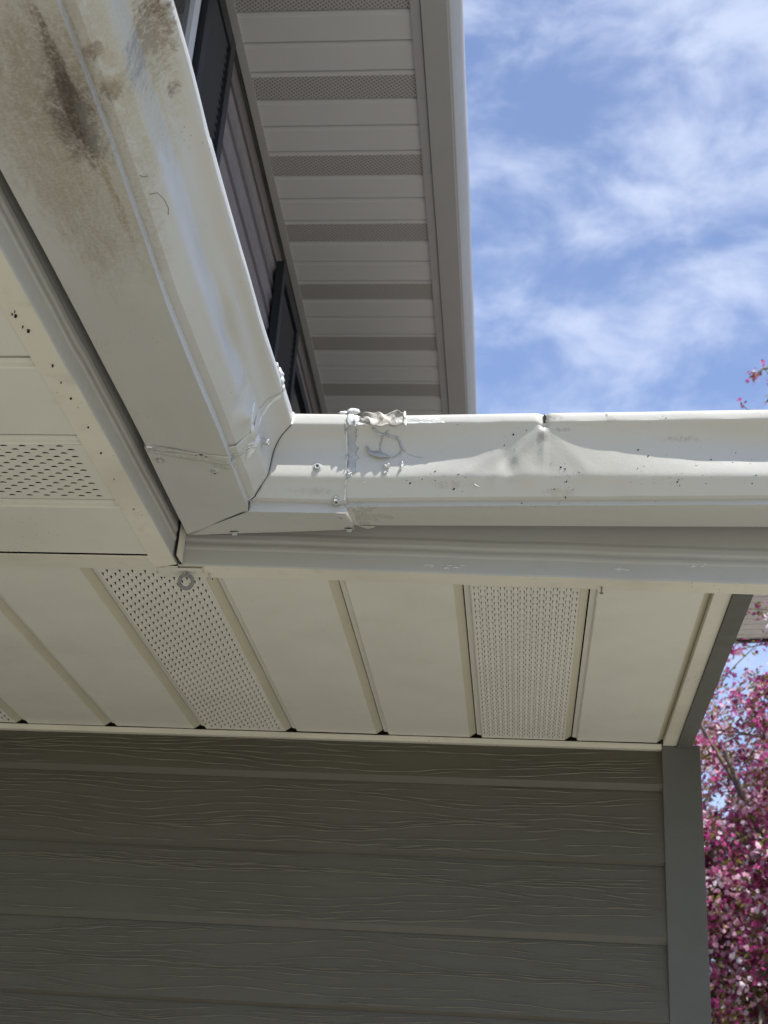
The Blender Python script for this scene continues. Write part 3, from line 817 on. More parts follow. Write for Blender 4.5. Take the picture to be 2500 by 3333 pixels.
# corner pieces mitred together
ps = frange(0, 1, 40)
def mb(p, t): x0_ = Xa+t+.0006; return x0_+(XS-x0_)*p
def ma(p, t): y0_ = Yf-t-.0006; return y0_+(YS-y0_)*p
def sweep_m(name, kind, mat, startf, label, extra=None):
    m = MB(); uvs = []
    ref = prof(kind, Xa+.17 if kind == 'cb' else Yf-.17); n = len(ref)
    for p in ps:
        for i in range(n):
            t = ref[i][0]; q = startf(p, t)
            for _ in range(2):
                pr = prof(kind, q); t = pr[i][0]; q = startf(p, t)
            x, y, z = place(kind, q, t, pr[i][1])
            if extra:
                e = extra(q, i, t, z)
                if kind == 'cb': y -= e
                else: x += e
            m.v.append((x, y, z)); uvs.append((q, i/(n-1)))
    for j in range(len(ps)-1):
        for i in range(n-1):
            f = (j*n+i, j*n+i+1, (j+1)*n+i+1, (j+1)*n+i)
            m.f.append(f if kind == 'cb' else f[::-1]); m.mi.append(0)
    o = m.build(name, mat, gut, smooth=True, label=label, uvs=uvs)
    bm = bmesh.new(); bm.from_mesh(o.data); bmesh.ops.recalc_face_normals(bm, faces=bm.faces)
    for e in bm.edges:
        if len(e.link_faces) == 2 and e.calc_face_angle(0) > R(24): e.smooth = False
    bm.to_mesh(o.data); bm.free()
    md = o.modifiers.new('sheet', 'SOLIDIFY'); md.thickness = .0011; md.offset = -1
    return o
sweep_m('corner_piece', 'cb', M_gb, mb, 'mitred corner piece, front half', lambda q, i, t, z: .0006*mnoise.noise(Vector((q*9, z*9, 5))))
sweep_m('corner_piece', 'ca', M_gb, ma, 'mitred corner piece, porch half', lambda q, i, t, z: .0045*math.exp(-((q-1.835)/.035)**2)*math.exp(-((i-16)/5)**2)+.0050*math.exp(-((q-1.750)/.012)**2)*math.exp(-((i-21)/5)**2)+.0006*mnoise.noise(Vector((q*9, z*9, 6))))
# open mitre seam: a dark slit
m = MB(); pts = []; nn = []; rr_ = []
ref = prof('cb', Xa+.15)
for i in range(3, len(ref)-8):
    t = ref[i][0]
    P, N = surf('cb', Xa+t, i)
    P2, N2 = surf('ca', Yf-t, i)
    P = (P+P2)/2; N = (N+N2).normalized()
    pts.append(P-N*.0002); nn.append(N); rr_.append(.0011)
m.tube(pts, rr_, 6, flat=.5, nrm=nn)
m.build('mitre_gap', M_crack, gut)
m = MB(); c0 = Vector((Xa+.2110, Yf-.2110, 2.6478)); m.tube([c0+Vector((-.001,-.001,-.014)), c0+Vector((0,0,-.004)), c0+Vector((-.001,.000,.006)), c0+Vector((-.006,.004,.0105))], [.0022, .0030, .0030, .0022], 8)
m.build('lip_sealant', M_caulk, gut)
# bits of dry stem caught on the porch leg
for pts_k in ([(1.185,13.5),(1.190,15.5),(1.205,17.0),(1.222,17.6),(1.230,16.6)], [(1.152,12.5),(1.158,13.6),(1.160,14.6)]):
    m = MB(); m.tube([surf('a', *q)[0]+surf('a', *q)[1]*.0005 for q in pts_k], .00025, 4); m.build('dry_stem', M_dark, gut)
# end caps
for kind, p in (('b', XR), ('a', -.75)):
    pr = prof(kind, p); m = MB()
    vs = [place(kind, p, t, z) for t, z in pr[:-6]]
    off = Vector((.0012, 0, 0)) if kind == 'b' else Vector((0, -.0012, 0))
    k = len(vs); m.add(vs+[tuple(Vector(v)+off) for v in vs], [tuple(range(k)), tuple(range(2*k-1, k-1, -1))]+[(a, a+1, a+1+k, a+k) for a in range(k-1)])
    m.build('end_cap', M_gb, gut)

# --- hex-head screws
def frame(N, tilt=0):
    N = N.normalized(); a = N.orthogonal().normalized(); b = N.cross(a); return a, b
def screw(kind, p, idx, r=.0052, h=.0052, buried=0, tilt=(0,0,0), dark=False):
    P, N = surf(kind, p, idx); N = (N+Vector(tilt)).normalized(); a, b = frame(N); m = MB()
    P = P-N*.0003
    def ring(rad, d, k, ph=0): return [P+N*d+a*rad*math.cos(2*math.pi*i/k+ph)+b*rad*math.sin(2*math.pi*i/k+ph) for i in range(k)]
    def loft(rs, mi=0):
        bb = len(m.v); k = len(rs[0])
        for q in rs: m.v += [tuple(v) for v in q]
        for j in range(len(rs)-1):
            for i in range(k): m.f.append((bb+j*k+i, bb+j*k+(i+1)%k, bb+(j+1)*k+(i+1)%k, bb+(j+1)*k+i)); m.mi.append(mi)
        m.f.append(tuple(bb+(len(rs)-1)*k+i for i in range(k))); m.mi.append(mi)
    loft([ring(r*1.5, 0, 20), ring(r*1.5, .0005, 20), ring(r*1.38, .0012, 20), ring(r*1.0, .0014, 20)])
    loft([ring(r, .0013, 6), ring(r, h*.85, 6), ring(r*.88, h, 6), ring(r*.62, h, 6), ring(r*.50, h-.0009, 6)])
    w = r*.10
    for u, v in ((a, b), (b, a)):
        q = [P+N*(h-.0008)+u*s1*r*.42+v*s2*w for s1, s2 in ((-1,-1),(1,-1),(1,1),(-1,1))]
        m.hexa([tuple(x) for x in q]+[tuple(x+N*.0004) for x in q], 1)
    return m.build('screw', [M_screw, M_crack], gut)
screw('cb', -.3251, 24.53)
screw('cb', -.2950, 11.4, .0054, .0062, tilt=(0,-.3,-.5))
screw('cb', -.2912, 5.3, .0044, .0026)
screw('cb', -.2880, 3.25, .0050, .0060)
screw('cb', -.4790, 3.25, .0050, .0060)
screw('ca', 1.7716, 3.37, .0050, .0046)
screw('ca', 1.7891, 5.3, .0048, .0046)
screw('ca', 1.7998, 24.77, .0050, .0110)

# --- sealant: lumpy beads lying on the metal
def bead(name, kind, pts, r, mat=None, flat=.45, seed=1, sub=6, label=None, lift=0, bmx=None):
    m = bmx or MB(); P = []; N = []; Rr = []; rg = random.Random(seed)
    for (a, b) in zip(pts, pts[1:]):
        for k in range(sub):
            u = k/sub; p = a[0]+(b[0]-a[0])*u; i = a[1]+(b[1]-a[1])*u
            q, nn_ = surf(kind, p, i); P.append(q+nn_*(lift+.0002)); N.append(nn_)
    q, nn_ = surf(kind, *pts[-1]); P.append(q+nn_*lift); N.append(nn_)
    L_ = len(P)
    for k in range(L_):
        e = min(1, .25+k*.5, .25+(L_-1-k)*.5)
        Rr.append(r*e*(1.0+.75*mnoise.noise(Vector((k*.45, seed*7.7, 0)))))
    m.tube(P, Rr, 8, flat=flat, nrm=N)
    if bmx is None: return m.build(name, mat or M_caulk, gut, smooth=True, label=label)
def smear(name, kind, cp, ci, rp, ri, h, mat, seed=0, K=26, rings=7, label=None, bmx=None):
    """thin lumpy patch; rp metres along, ri profile steps across"""
    m = bmx or MB(); b0 = len(m.v); rg = random.Random(seed)
    q, nn_ = surf(kind, cp, ci); m.v.append(tuple(q+nn_*h))
    for j in range(1, rings+1):
        for k in range(K):
            th = 2*math.pi*k/K
            edge = 1+.45*mnoise.noise(Vector((math.cos(th)*1.7, math.sin(th)*1.7, seed*3.3)))
            f = j/rings*edge
            p = cp+rp*f*math.cos(th); i = ci+ri*f*math.sin(th)
            i = max(.2, min(i, 50))
            q, nn_ = surf(kind, p, i)
            hh = h*(1-(j/rings)**2)*(.35+1.1*abs(mnoise.noise(Vector((p*130, i*1.1, seed)))))
            if j == rings: hh = -.0004
            m.v.append(tuple(q+nn_*hh))
    for k in range(K): m.f.append((b0, b0+1+k, b0+1+(k+1)%K)); m.mi.append(0)
    for j in range(rings-1):
        for k in range(K):
            a = b0+1+j*K
            m.f.append((a+k, a+K+k, a+K+(k+1)%K, a+(k+1)%K)); m.mi.append(0)
    if bmx is None: return m.build(name, mat, gut, smooth=True, label=label)
# seam of the front leg
M_strip = NM('aged_sealant', .38, .5, (.36,.37,.38)); M_strip.tint(M_strip.rng(M_strip.noise(M_strip.pos, 90, 5, .7), .45, .7, 0, .6), (.50,.50,.48)); M_strip.bump(M_strip.noise(M_strip.pos, 160, 4, .6), .0008); M_strip = M_strip.done()
sb = MB()
bead('', 'b', [(-.2722,41), (-.2738,36), (-.2731,29.7), (-.2717,26), (-.2737,22)], .0088, seed=4, flat=.13, sub=7, bmx=sb)
sb.build('sealant_strip', M_strip, gut, smooth=True, label='grey smeared sealant strip over the front seam')
sb = MB()
bead('', 'cb', [(-.2792,42), (-.2819,34.6), (-.2805,28.5), (-.2806,24), (-.2805,20), (-.2815,16), (-.2830,11)], .0011, seed=5, flat=.7, sub=8, bmx=sb)
sb.build('sealant', M_caulk, gut, smooth=True, label='white sealant bead down the front seam')
# lip blobs
lb = MB()
def lump(mb_, c, r, seed, sq=(1,1,1)):
    b0 = len(mb_.v); n1, n2 = 9, 14
    for i in range(n1+1):
        for k in range(n2):
            th = math.pi*i/n1; ph = 2*math.pi*k/n2
            d = Vector((math.sin(th)*math.cos(ph), math.sin(th)*math.sin(ph), math.cos(th)))
            rr2 = r*(1+.45*mnoise.noise(d*1.9+Vector((seed*2.1, 0, 0))))
            mb_.v.append((c[0]+d.x*rr2*sq[0], c[1]+d.y*rr2*sq[1], c[2]+d.z*rr2*sq[2]))
    for i in range(n1):
        for k in range(n2):
            mb_.f.append((b0+i*n2+k, b0+(i+1)*n2+k, b0+(i+1)*n2+(k+1)%n2, b0+i*n2+(k+1)%n2)); mb_.mi.append(0)
YL = Yf-.2112
lump(lb, (-.2860, YL+.002, 2.6565), .0045, 1, (1.7,.6,.6)); lump(lb, (-.2700, YL+.0005, 2.6585), .0085, 2, (1.1,.6,.62))
lump(lb, (-.2735, YL-.0002, 2.6450), .0080, 4, (.9,.35,1.25)); lump(lb, (-.2655, YL-.0004, 2.6440), .0055, 6, (1.0,.4,1.3)); lump(lb, (-.2600, YL-.0003, 2.6355), .0034, 7, (1.6,.5,.8))
lb.build('sealant', M_caulk, gut, smooth=True, label='white sealant blobs on the lip at the front seam')
# torn, peeled sheet of sealant on the lip
tm = MB(); NU, NV = 44, 12; rg = random.Random(5)
topz = lerp_tab
for j in range(NU+1):
    u = j/NU; x = -.2590+u*.0660
    ztop = 2.6535+.0040*mnoise.noise(Vector((u*4.5, 0, 2)))+.0040*math.exp(-((u-.86)/.07)**2)+.003*math.exp(-((u-.45)/.10)**2)
    zbot = 2.6350+.0050*mnoise.noise(Vector((u*5.5, 3, 2)))-.004*(1-abs(2*u-1)) + (.006*(1-u) if u < .25 else 0)
    for k in range(NV+1):
        v = k/NV; z = zbot+(ztop-zbot)*v
        y = YL-.0010-.0060*abs(mnoise.noise(Vector((u*2.3, v*1.6+u*2, 4))))-.0016*mnoise.noise(Vector((u*6, v*3.0, 9))) - .0045*max(0, v-.6)*(1+math.sin(u*9))
        tm.v.append((x, y, z))
for j in range(NU):
    for k in range(NV):
        tm.f.append((j*(NV+1)+k, (j+1)*(NV+1)+k, (j+1)*(NV+1)+k+1, j*(NV+1)+k+1)); tm.mi.append(0)
o = tm.build('torn_sealant', M_flake, gut, smooth=True, label='crumpled beige flap of peeled sealant on the lip')
md = o.modifiers.new('s', 'SOLIDIFY'); md.thickness = .0008
tm = MB(); lump(tm, (-.1905, YL-.0012, 2.6510), .0055, 12, (.45,.35,1.4)); lump(tm, (-.1885, YL-.0008, 2.6375), .0036, 13, (.7,.5,1.3)); lump(tm, (-.2010, YL-.001, 2.6400), .0028, 14, (1.3,.5,1.4))
bead('', 'b', [(-.187,43.6),(-.176,43.3),(-.165,43.9),(-.152,43.5),(-.140,43.8),(-.128,43.7)], .0017, seed=61, flat=.5, bmx=tm)
smear('', 'b', -.168, 46.5, .014, 1.8, .0014, None, 62, bmx=tm); smear('', 'b', -.145, 45.8, .012, 1.6, .0010, None, 63, bmx=tm)
tm.build('sealant', M_caulk, gut, smooth=True, label='white sealant crust along the lip')
# dried sealant outline where a piece has fallen off
am = MB()
bead('', 'b', [(-.241,39.6),(-.2336,37.9),(-.2248,37),(-.2198,36.85),(-.2108,36.17),(-.2038,35.8),(-.1988,34.76),(-.1971,32.87),(-.1934,30.7),(-.1884,28.9)], .0019, seed=11, flat=1.2, bmx=am, sub=5)
bead('', 'b', [(-.2143,38.24),(-.2185,37.64),(-.2193,36.85)], .0016, seed=12, flat=1.2, bmx=am)
bead('', 'b', [(-.2239,36.66),(-.2261,34.67),(-.2279,32.48),(-.2284,29.93)], .0014, seed=13, flat=1.4, bmx=am)
bead('', 'b', [(-.2113,26.98),(-.2033,27.45),(-.1974,28.58),(-.1934,30.68)], .0013, seed=14, flat=1.0, bmx=am)
bead('', 'b', [(-.1883,28.19),(-.173,27.28),(-.1607,26.74)], .0004, seed=15, flat=1.0, bmx=am)
am.build('sealant_outline', M_strip, gut, smooth=True, label='curled grey sealant outline under the torn flap')
fm = MB()       # hanging crescent flap
top_ = [(-.2502,32.5),(-.2451,30.2),(-.24,29.3),(-.2289,29.6),(-.2237,28.4),(-.2123,27.3)]; bot_ = [(-.2500,31.6),(-.2450,28.1),(-.2377,27.2),(-.2300,26.8),(-.2234,26.7),(-.2112,26.9)]
for k in range(6):
    q, nn_ = surf('b', *top_[k]); fm.v.append(tuple(q+nn_*.0010))
    q2, n2_ = surf('b', *bot_[k]); fm.v.append(tuple((q+q2)/2+nn_*.0045)); fm.v.append(tuple(q2+n2_*.0062))
for k in range(5):
    for j in range(2): fm.f.append((k*3+j, k*3+3+j, k*3+4+j, k*3+1+j)); fm.mi.append(0)
o = fm.build('sealant_flap', M_strip, gut, smooth=True, label='grey crescent flap of loose sealant'); md = o.modifiers.new('s', 'SOLIDIFY'); md.thickness = .0007
def flake(q, kind, p, i, w, h, seed, lift=.002, curl=.004, ang=0):
    """thin torn shard standing off the metal; w and h in metres"""
    P, N = surf(kind, p, i); r_ = random.Random(seed)
    ex = Vector((1,0,0)) if kind in ('b','cb') else Vector((0,1,0)); ez = N.cross(ex); ez = ez if ez.z > 0 else -ez
    ca, sa = math.cos(ang), math.sin(ang); e1_, e2_ = ex*ca+ez*sa, -ex*sa+ez*ca
    K = 11; b0 = len(q.v)
    rim = []
    for k in range(K):
        th = 2*math.pi*k/K; f = r_.uniform(.45, 1.15)
        u, v = math.cos(th)*w*f, math.sin(th)*h*f
        c_ = curl*(u/w*.7+.5*v/h)**2*r_.uniform(.6, 1.5)
        rim.append(P+e1_*u+e2_*v+N*(lift*.3+c_))
    inner = [P+(x-P)*.5*r_.uniform(.7,1.2)+N*lift*r_.uniform(.0,1.0) for x in rim]
    for T in (0, .0006):
        q.v.append(tuple(P+N*(lift*.6+T))); q.v += [tuple(x+N*T) for x in inner]; q.v += [tuple(x+N*T) for x in rim]
    M_ = 2*K+1
    for t in (0, 1):
        o_ = b0+t*M_
        for k in range(K):
            k2 = (k+1)%K
            for f_ in ((o_, o_+1+k, o_+1+k2), (o_+1+k, o_+1+K+k, o_+1+K+k2, o_+1+k2)): q.f.append(f_ if t else f_[::-1]); q.mi.append(0)
    for k in range(K):
        k2 = (k+1)%K; q.f.append((b0+1+K+k, b0+1+K+k2, b0+M_+1+K+k2, b0+M_+1+K+k)); q.mi.append(0)
def shard(lab, *fl):
    q = MB()
    for f in fl: flake(q, *f)
    return q.build('sealant_shard', M_caulk, gut, label=lab)
shard('ragged white sealant shard with two tails', ('b', -.2163, 24.6, .0055, .0045, 5, .0050, .005), ('b', -.2190, 22.5, .0016, .0050, 6, .003, .004, -.35), ('b', -.2155, 21.2, .0013, .0050, 7, .003, .003, .3), ('b', -.2215, 24.2, .0030, .0016, 8, .002, .003))
shard('small upright white sealant shard', ('b', -.1935, 25.0, .0024, .0055, 15, .0045, .004, -.1), ('b', -.1945, 28.0, .0008, .0035, 16, .004, .002), ('b', -.1960, 23.8, .0028, .0018, 17, .002, .004, .6))
shard('white sliver of sealant on the belly of the gutter', ('b', -.0775, 15.7, .0055, .0012, 24, .0022, .003, -.5))
shard('tiny sealant speck beside the seam', ('b', -.2520, 17.0, .0028, .0008, 25, .001, .001))
shard('torn silver sealant shards at the seam edge', ('b', -.2730, 21.6, .0060, .0045, 31, .0060, .006), ('cb', -.2795, 27.5, .0012, .0060, 32, .004, .003, .1), ('b', -.2775, 19.0, .0014, .0060, 33, .004, .004, -.4), ('b', -.2810, 15.2, .0012, .0045, 34, .003, .003, -.3), ('b', -.2765, 23.5, .0020, .0040, 35, .004, .004, .3), ('cb', -.2800, 24.6, .0011, .0030, 36, .003, .003))
shard('torn white sealant scraps under the lip', ('b', -.2290, 37.2, .0060, .0012, 41, .0030, .003, -.45), ('b', -.1905, 44.6, .0018, .0050, 42, .004, .004), ('b', -.2015, 42.0, .0022, .0028, 43, .004, .004, .8), ('b', -.2500, 43.0, .0060, .0016, 44, .0025, .002, -.2), ('b', -.2640, 43.5, .0060, .0040, 45, .004, .003))
# smeared sealant and tongue under the front seam
um = MB()
for cp, ci, rp, ri, h, sd in ((-.2700,5.5,.006,2.2,.0018,1),(-.2600,4.7,.010,1.1,.0020,2),(-.2630,3.6,.012,.55,.0032,3),(-.2470,4.4,.012,.6,.0012,4),(-.2300,4.6,.010,.4,.0009,5),(-.2180,4.4,.008,.35,.0008,6),(-.2450,6.2,.015,.9,.0010,7),(-.2580,8.0,.008,2.0,.0009,8)):
    smear('', 'b', cp, ci, rp, ri, h, None, sd, bmx=um)
P, N = surf('b', -.2590, 3.02)
b0 = len(um.v); K = 14
for j in range(6):
    f = j/5
    for k in range(K+1):
        u = k/K*2-1; w = .0165*(1-f*.62)
        um.v.append((P.x+u*w+.001*f, P.y+.0105*f*(1-.25*u*u)-.002+.0006*mnoise.noise(Vector((u*3, f*3, 0))), P.z-.0022-.0010*mnoise.noise(Vector((u*3, f*4, 3)))))
for j in range(5):
    for k in range(K): um.f.append((b0+j*(K+1)+k, b0+j*(K+1)+k+1, b0+(j+1)*(K+1)+k+1, b0+(j+1)*(K+1)+k)); um.mi.append(0)
um.build('sealant', M_caulk2, gut, smooth=True, label='smeared cream sealant under the front seam')
# open, torn spots in the porch-leg seam
for y_, i_, a_, b_, sd in ((1.7395,5.05,.0060,.0016,1),(1.7440,5.20,.0030,.0012,2),(1.7415,4.85,.0022,.0008,3)):
    q = MB(); flake(q, 'ca', y_, i_, b_*1.6, a_*.6, sd+70, .0014, .0006, .5); q.build('seam_hole', M_crack, gut)
# porch-leg seam
pm_ = MB()
bead('', 'ca', [(1.748,3.05),(1.750,3.5),(1.7517,4.0),(1.7542,4.6),(1.7560,5.2),(1.7578,5.9)], .0065, seed=31, flat=.20, bmx=pm_, sub=8)
bead('', 'ca', [(1.735,3.3),(1.740,4.6),(1.743,5.6)], .0030, seed=32, flat=.30, bmx=pm_, sub=8)
bead('', 'ca', [(1.7578,5.8),(1.764,8),(1.766,10),(1.765,14),(1.7614,19)], .0060, seed=33, flat=.25, bmx=pm_, sub=6)
smear('', 'ca', 1.751, 4.6, .012, .8, .0020, None, 31, bmx=pm_); smear('', 'ca', 1.756, 5.6, .012, .7, .0030, None, 32, bmx=pm_); smear('', 'ca', 1.770, 8, .018, 3, .0020, None, 33, bmx=pm_)
pm_.build('sealant', M_caulk2, gut, smooth=True, label='smeared sealant across the porch-side seam')
pv = MB()
bead('', 'ca', [(1.7600,19),(1.7494,20.5),(1.726,22),(1.7127,24.7),(1.7102,28)], .0042, seed=41, flat=.45, bmx=pv)
bead('', 'ca', [(1.7620,19),(1.7609,26.3),(1.7644,31),(1.7580,36.7),(1.75,40)], .0040, seed=42, flat=.28, bmx=pv)
for k in range(5): bead('', 'ca', [(1.779-.003*k,22-.6*k),(1.768+.004*k,19-.4*k),(1.760+.007*k,15.5-.5*k)], .0019, seed=43+k, flat=1.1, bmx=pv, lift=.0012)
smear('', 'ca', 1.775, 21, .010, 3, .0060, None, 44, bmx=pv)
pv.build('sealant', M_caulk, gut, smooth=True, label='shiny ridged sealant around the corner screw')
lb = MB(); XL = Xa+.2105
for k, (y, z, r, sq) in enumerate(((1.690,2.646,.0040,(.5,2.0,.9)),(1.712,2.648,.0062,(.6,1.6,1.0)),(1.728,2.646,.0070,(.6,1.5,1.1)),(1.742,2.642,.0060,(.6,1.1,1.1)),(1.722,2.652,.0052,(.8,1.6,.7)))): lump(lb, (XL, y, z), r, 50+k, sq)
lb.build('sealant', M_caulk, gut, smooth=True, label='white sealant lump on the porch-side lip')
# grit and paint chips stuck to the front face
dm = MB(); rg = random.Random(12)
for cx, ci, sx, si, nb in ((-.135,17.5,.035,2.2,26),(.055,17,.012,3.5,22),(.055,25,.010,4,8),(-.03,25,.012,5,7),(.215,24,.05,4,28),(.20,18,.035,2.5,18),(.335,20,.02,3,10),(.20,46,.012,1.5,5),(-.02,30,.05,6,8),(.03,6,.12,1.2,10),(-.1,34,.1,4,6)):
    for _ in range(nb):
        p = rg.gauss(cx, sx); i = max(3.5, min(49, rg.gauss(ci, si)))
        if p < -.26 or p > .5: continue
        q, nn_ = surf('b', p, i); r = .0004+.0012*rg.random()**3
        b0 = len(dm.v); a, b = frame(nn_); ph = rg.random()*6; k6 = 6
        q = q+nn_*dent_b(p, int(i), 0, q.z)
        for hgt, f in ((-.0002, 1.0), (r*.5, .7)):
            for k in range(k6): th = ph+2*math.pi*k/k6; dm.v.append(tuple(q+nn_*hgt+(a*math.cos(th)*1.5+b*math.sin(th))*r*f*(.7+.6*rg.random())))
        for k in range(k6): dm.f.append((b0+k, b0+(k+1)%k6, b0+k6+(k+1)%k6, b0+k6+k)); dm.mi.append(rg.random() < .25)
        dm.f.append(tuple(b0+k6+k for k in range(k6))); dm.mi.append(dm.mi[-1])
dm.build('grit', [M_crack, M_caulk], gut, label='specks of grit and paint chips')['kind'] = 'stuff'
# dirty split at the kink in the lip
km = MB()
P = Vector((.0240, YL+.0085, 2.6470))
km.add([tuple(P+Vector(v)) for v in ((-.0008,-.0030,.0125),(.0050,-.0010,.0080),(.0022,-.0035,.0020),(.0018,-.0040,-.0035),(-.0006,-.0038,-.0010),(.0002,.0040,.0120),(.0050,.0050,.0080),(.0022,.0050,.0020),(.0018,.0040,-.0035),(-.0006,.0040,-.0010))],
       [(0,1,2,3,4),(9,8,7,6,5),(0,5,6,1),(1,6,7,2),(2,7,8,3),(3,8,9,4),(4,9,5,0)])
km.build('lip_crack', M_crack, gut)

# ================================================================ split lock-washer ring hanging under the front eave
ring = thing('metal_ring', 'grey split steel ring stuck to the soffit edge below the gutter corner', 'ring', (-.5640, 2.076, 2.476))
m = MB(); N_ = 40; cpt = Vector((-.5636, 2.0745, 2.4635)); ax = Vector((.05, -.93, -.37)).normalized()
e1 = Vector((1, 0, 0)); e1 = (e1-ax*e1.dot(ax)).normalized(); e2 = ax.cross(e1)*-1
if e2.z < 0: e2 = -e2
b0 = 0; sec = [(-.0030,-.0016),(.0030,-.0016),(.0034,0),(.0030,.0016),(-.0030,.0016),(-.0034,0)]
for k in range(N_+1):
    th = R(104)+R(352)*k/N_; off = ax*(.0022*(k/N_-.5))
    rad = Vector(e1*math.cos(th)+e2*math.sin(th))
    for a, b in sec: m.v.append(tuple(cpt+off+rad*(.0112+a)+ax*b))
for k in range(N_):
    for j in range(6): m.f.append((k*6+j, k*6+(j+1)%6, (k+1)*6+(j+1)%6, (k+1)*6+j)); m.mi.append(0)
m.f.append(tuple(range(6))); m.mi.append(0); m.f.append(tuple(N_*6+j for j in range(5, -1, -1))); m.mi.append(0)
m.build('ring_body', M_zinc, ring, smooth=False, bevel=.0003)
m = MB(); m.tube([cpt+e2*.0118+Vector((0,.003,0)), cpt+e2*.0128+Vector((0,.003,.004)), Vector((-.5636, 2.0780, 2.4822))], [.0016, .0014, .0014], 8)
m.build('hook', M_zinc, ring)

# ================================================================ neighbouring house
nb = thing('neighbouring_house', 'pinkish vinyl eave of the neighbouring house seen past the soffit corner', 'house', (4.8, 13, 0))
m = MB(); ZN = 5.30
y = 8.0; rows = [(8.0, 0.0)]
k = 0
while y < 9.70:
    rows += [(y, .030), (y+.012, .030), (y+.018, 0), (y+.050, 0), (y+.054, .016), (y+.062, 0), (y+.098, 0), (y+.104, .030)]
    y += .106
for x in (.9, 3.4):
    for yy_, z in rows: m.v.append((x, yy_-.16*(x-1.5)*(yy_-8)/1.7, ZN+z+(.03*(x-1.5))*0))
n = len(rows)
for q in range(n-1): m.f.append((q, q+1, n+q+1, n+q)); m.mi.append(0)
m.build('eave_soffit', M_neigh, nb)
m = MB(); m.hexa([(.9, y+.085, ZN-.022), (3.4, y-.315, ZN-.022), (3.4, y-.28, ZN-.022), (.9, y+.12, ZN-.022), (.9, y+.085, ZN+.12), (3.4, y-.315, ZN+.12), (3.4, y-.28, ZN+.12), (.9, y+.12, ZN+.12)])
m.build('eave_trim', M_dark, nb)
m = MB(); m.box(.9, 3.4, 7.9, 9.35, ZN+.035, ZN+.14); m.build('roof', M_shingle, nb)
m = MB(); m.box(2.6, 3.4, 7.0, 10.0, 0, ZN+.02); m.build('wall', M_neigh, nb)

# everything of this house was laid out at 1:1.6; bring it to full size and distance
for o in nb.children:
    for v in o.data.vertices: v.co = (v.co.x*1.6, v.co.y*1.6, 1.6+(v.co.z-1.6)*1.6 if v.co.z > .01 else 0)
    o.data.update()

# ================================================================ crab-apple tree in blossom
tree = thing('crabapple_tree', 'crabapple tree covered in magenta and pink blossom behind the house corner', 'tree', (2.75, 10.9, 0))
rg = random.Random(21)
segs = []      # (p, q, r0, r1)
def grow(p, d, ln, r, depth):
    q = p; n = 5; pts = [p]
    for i in range(n):
        d = (d+Vector((rg.gauss(0,.16), rg.gauss(0,.16), rg.gauss(.02,.12)))).normalized()
        q2_ = q+d*ln/n
        e_ = Vector(((q2_.x-2.35)/2.0, (q2_.y-10.9)/1.8, (q2_.z-4.8)/3.5))
        if e_.length > 1.0 and depth < 9: d = (d*.3-Vector((e_.x, e_.y, e_.z))*.7).normalized(); q2_ = q+d*ln/n*.6
        q = q2_; pts.append(q.copy())
    segs.append((pts, r, r*.55, depth))
    if depth < 4:
        for k in range(3 if depth < 3 else 4):
            f = rg.uniform(.35, 1.0); b = pts[min(n, int(f*n)+0)]
            dd = (d+Vector((rg.gauss(0,.75), rg.gauss(0,.75), rg.gauss(.05,.5)))).normalized()
            grow(b, dd, ln*rg.uniform(.55,.78), r*.55, depth+1)
base = Vector((2.75, 10.9, 0))
m = MB(); tp = [base, base+Vector((-.03,0,.6)), base+Vector((-.10,-.05,1.3)), base+Vector((-.12,-.05,2.0))]
m.tube(tp, [.16,.12,.11,.10], 12)
m.build('trunk', M_bark, tree, smooth=True)
for k in range(9):
    a = 2*math.pi*k/9+rg.random()*.5; e = rg.uniform(.5, 1.5)
    grow(tp[-1]+Vector((0,0,-.35*rg.random())), Vector((math.cos(a), math.sin(a), e)).normalized(), rg.uniform(1.7, 2.3), .05, 1)
for a, e in ((R(185), 2.4), (R(150), 3.2), (R(230), 2.8), (R(175), 5.0), (R(182), .45), (R(200), .9), (R(170), 1.2), (R(190), .1), (R(215), .3), (R(160), .2)):
    grow(tp[-1], Vector((math.cos(a), math.sin(a), e)).normalized(), 2.0 if e < 2 else 2.9, .034, 1)
spr = [(Vector((3.0,10.9,6.2)), Vector((2.11,10.9,8.37))), (Vector((2.9,10.9,6.6)), Vector((1.90,10.9,7.97))), (Vector((2.9,10.9,6.9)), Vector((2.14,10.9,8.03))), (Vector((2.15,10.9,8.35)), Vector((2.00,10.9,8.24)))]
m = MB()
for pts, r0, r1, dp in segs:
    if max(q.z for q in pts) > 5.7 and min(q.x for q in pts) < 2.5: continue
    m.tube(pts, [r0+(r1-r0)*i/5 for i in range(6)], 6 if dp < 3 else 4, cap=False)
for a_, b_ in spr: m.tube([a_, (a_+b_)/2+Vector((.03,0,.04)), b_], [.016,.010,.004], 5)
m.build('branches', M_bark, tree, smooth=True)
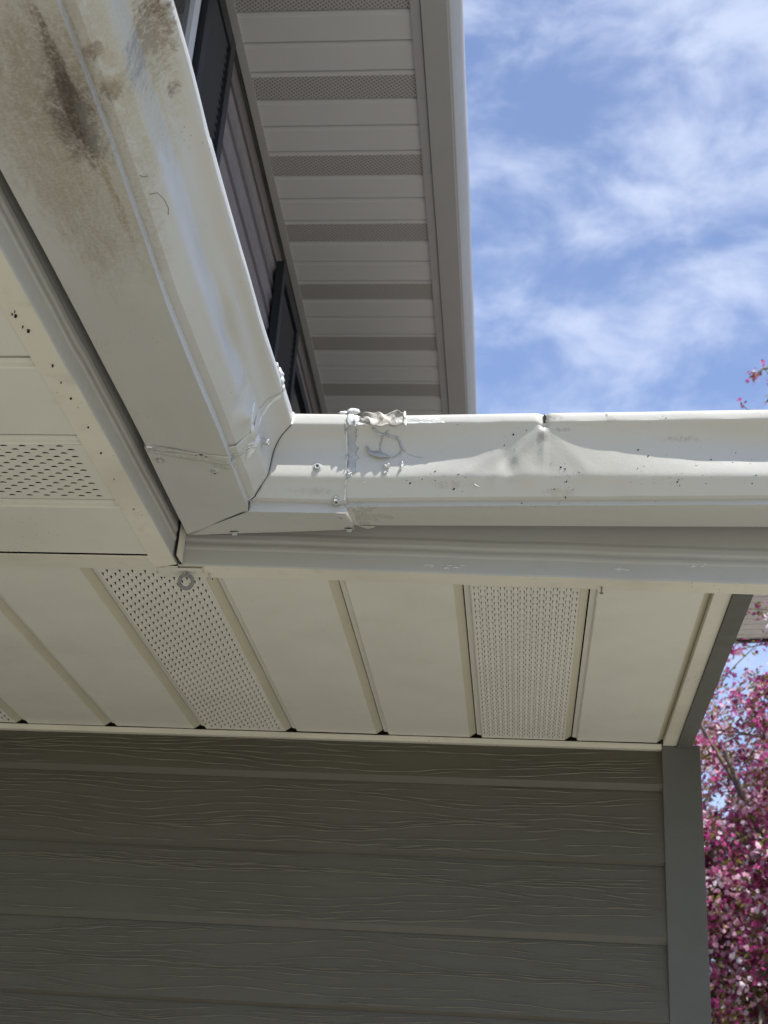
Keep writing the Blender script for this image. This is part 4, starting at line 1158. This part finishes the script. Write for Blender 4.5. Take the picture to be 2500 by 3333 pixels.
# blossoms
tv = []; tf = []; tmi = []
C0 = Vector((2.35, 10.9, 4.8)); RX, RY, RZ = 1.95, 1.7, 3.5
def petalflower(c, r, mi):
    nrm = Vector((rg.gauss(0,1), rg.gauss(0,1), rg.gauss(.2,1))).normalized(); a = nrm.orthogonal().normalized(); b = nrm.cross(a); ph = rg.random()*6
    for k in range(5):
        th = ph+k*1.2566
        d = a*math.cos(th)+b*math.sin(th); e = a*-math.sin(th)+b*math.cos(th)
        lift = nrm*r*rg.uniform(.0,.55)
        i0 = len(tv)
        tv.extend((tuple(c), tuple(c+d*r*.65+e*r*.42+lift*.6), tuple(c+d*r*1.05+lift), tuple(c+d*r*.65-e*r*.42+lift*.6)))
        tf.append((i0, i0+1, i0+2, i0+3)); tmi.append(mi)
def leaf(c, r):
    nrm = Vector((rg.gauss(0,1), rg.gauss(0,1), rg.gauss(0,1))).normalized(); a = nrm.orthogonal().normalized(); b = nrm.cross(a); i0 = len(tv)
    tv.extend((tuple(c-a*r), tuple(c+b*r*.4), tuple(c+a*r), tuple(c-b*r*.4))); tf.append((i0, i0+1, i0+2, i0+3)); tmi.append(4)
def cluster(c, n, s):
    base_m = rg.choices((0,1,2,3), (.34,.26,.16,.24))[0]
    for _ in range(n):
        q = c+Vector((rg.gauss(0,s), rg.gauss(0,s), rg.gauss(0,s)))
        petalflower(q, rg.uniform(.016,.025), base_m if rg.random() < .6 else rg.choices((0,1,2,3), (.34,.28,.18,.20))[0])
    for _ in range(rg.choice((2,3,5,12))): leaf(c+Vector((rg.gauss(0,s), rg.gauss(0,s), rg.gauss(0,s))), rg.uniform(.02,.034))
cnt = 0
for pts, r0, r1, dp in segs:
    if dp < 2: continue
    for i in range(5):
        for _ in range({2:1,3:2,4:2}[dp]):
            if rg.random() < .8:
                p = pts[i].lerp(pts[i+1], rg.random())
                if p.z > 5.45 and p.x < 2.5: continue
                cluster(p+Vector((rg.gauss(0,.03),)*3), rg.randint(6,12), .040); cnt += 1
for a_, b_ in spr:
    for k in range(5): cluster(a_.lerp(b_, .72+.28*k/4)+Vector((rg.gauss(0,.015),)*3), rg.randint(3,5), .028)
while cnt < 9500:
    v = Vector((rg.uniform(-1,1), rg.uniform(-1,1), rg.uniform(-1,1)))
    if v.length > 1 or v.length < .25: continue
    p = C0+Vector((v.x*RX, v.y*RY, v.z*RZ))
    g1 = mnoise.noise(p*1.5)+.5*mnoise.noise(p*4.2)
    if g1 < .02: continue
    if p.z > 5.45+(p.y-10.9)*.35 and p.x < 2.55: continue
    if p.x > 2.9 and rg.random() < .75: cnt += 1; continue
    cluster(p, rg.randint(6,12), .042); cnt += 1
me = bpy.data.meshes.new('blossom'); me.from_pydata(tv, [], tf); me.update()
o = link('blossom', me, tree, M_pet+[M_leaf])
for p, i in zip(me.polygons, tmi): p.material_index = i
print('tree faces', len(tf), 'segs', len(segs))
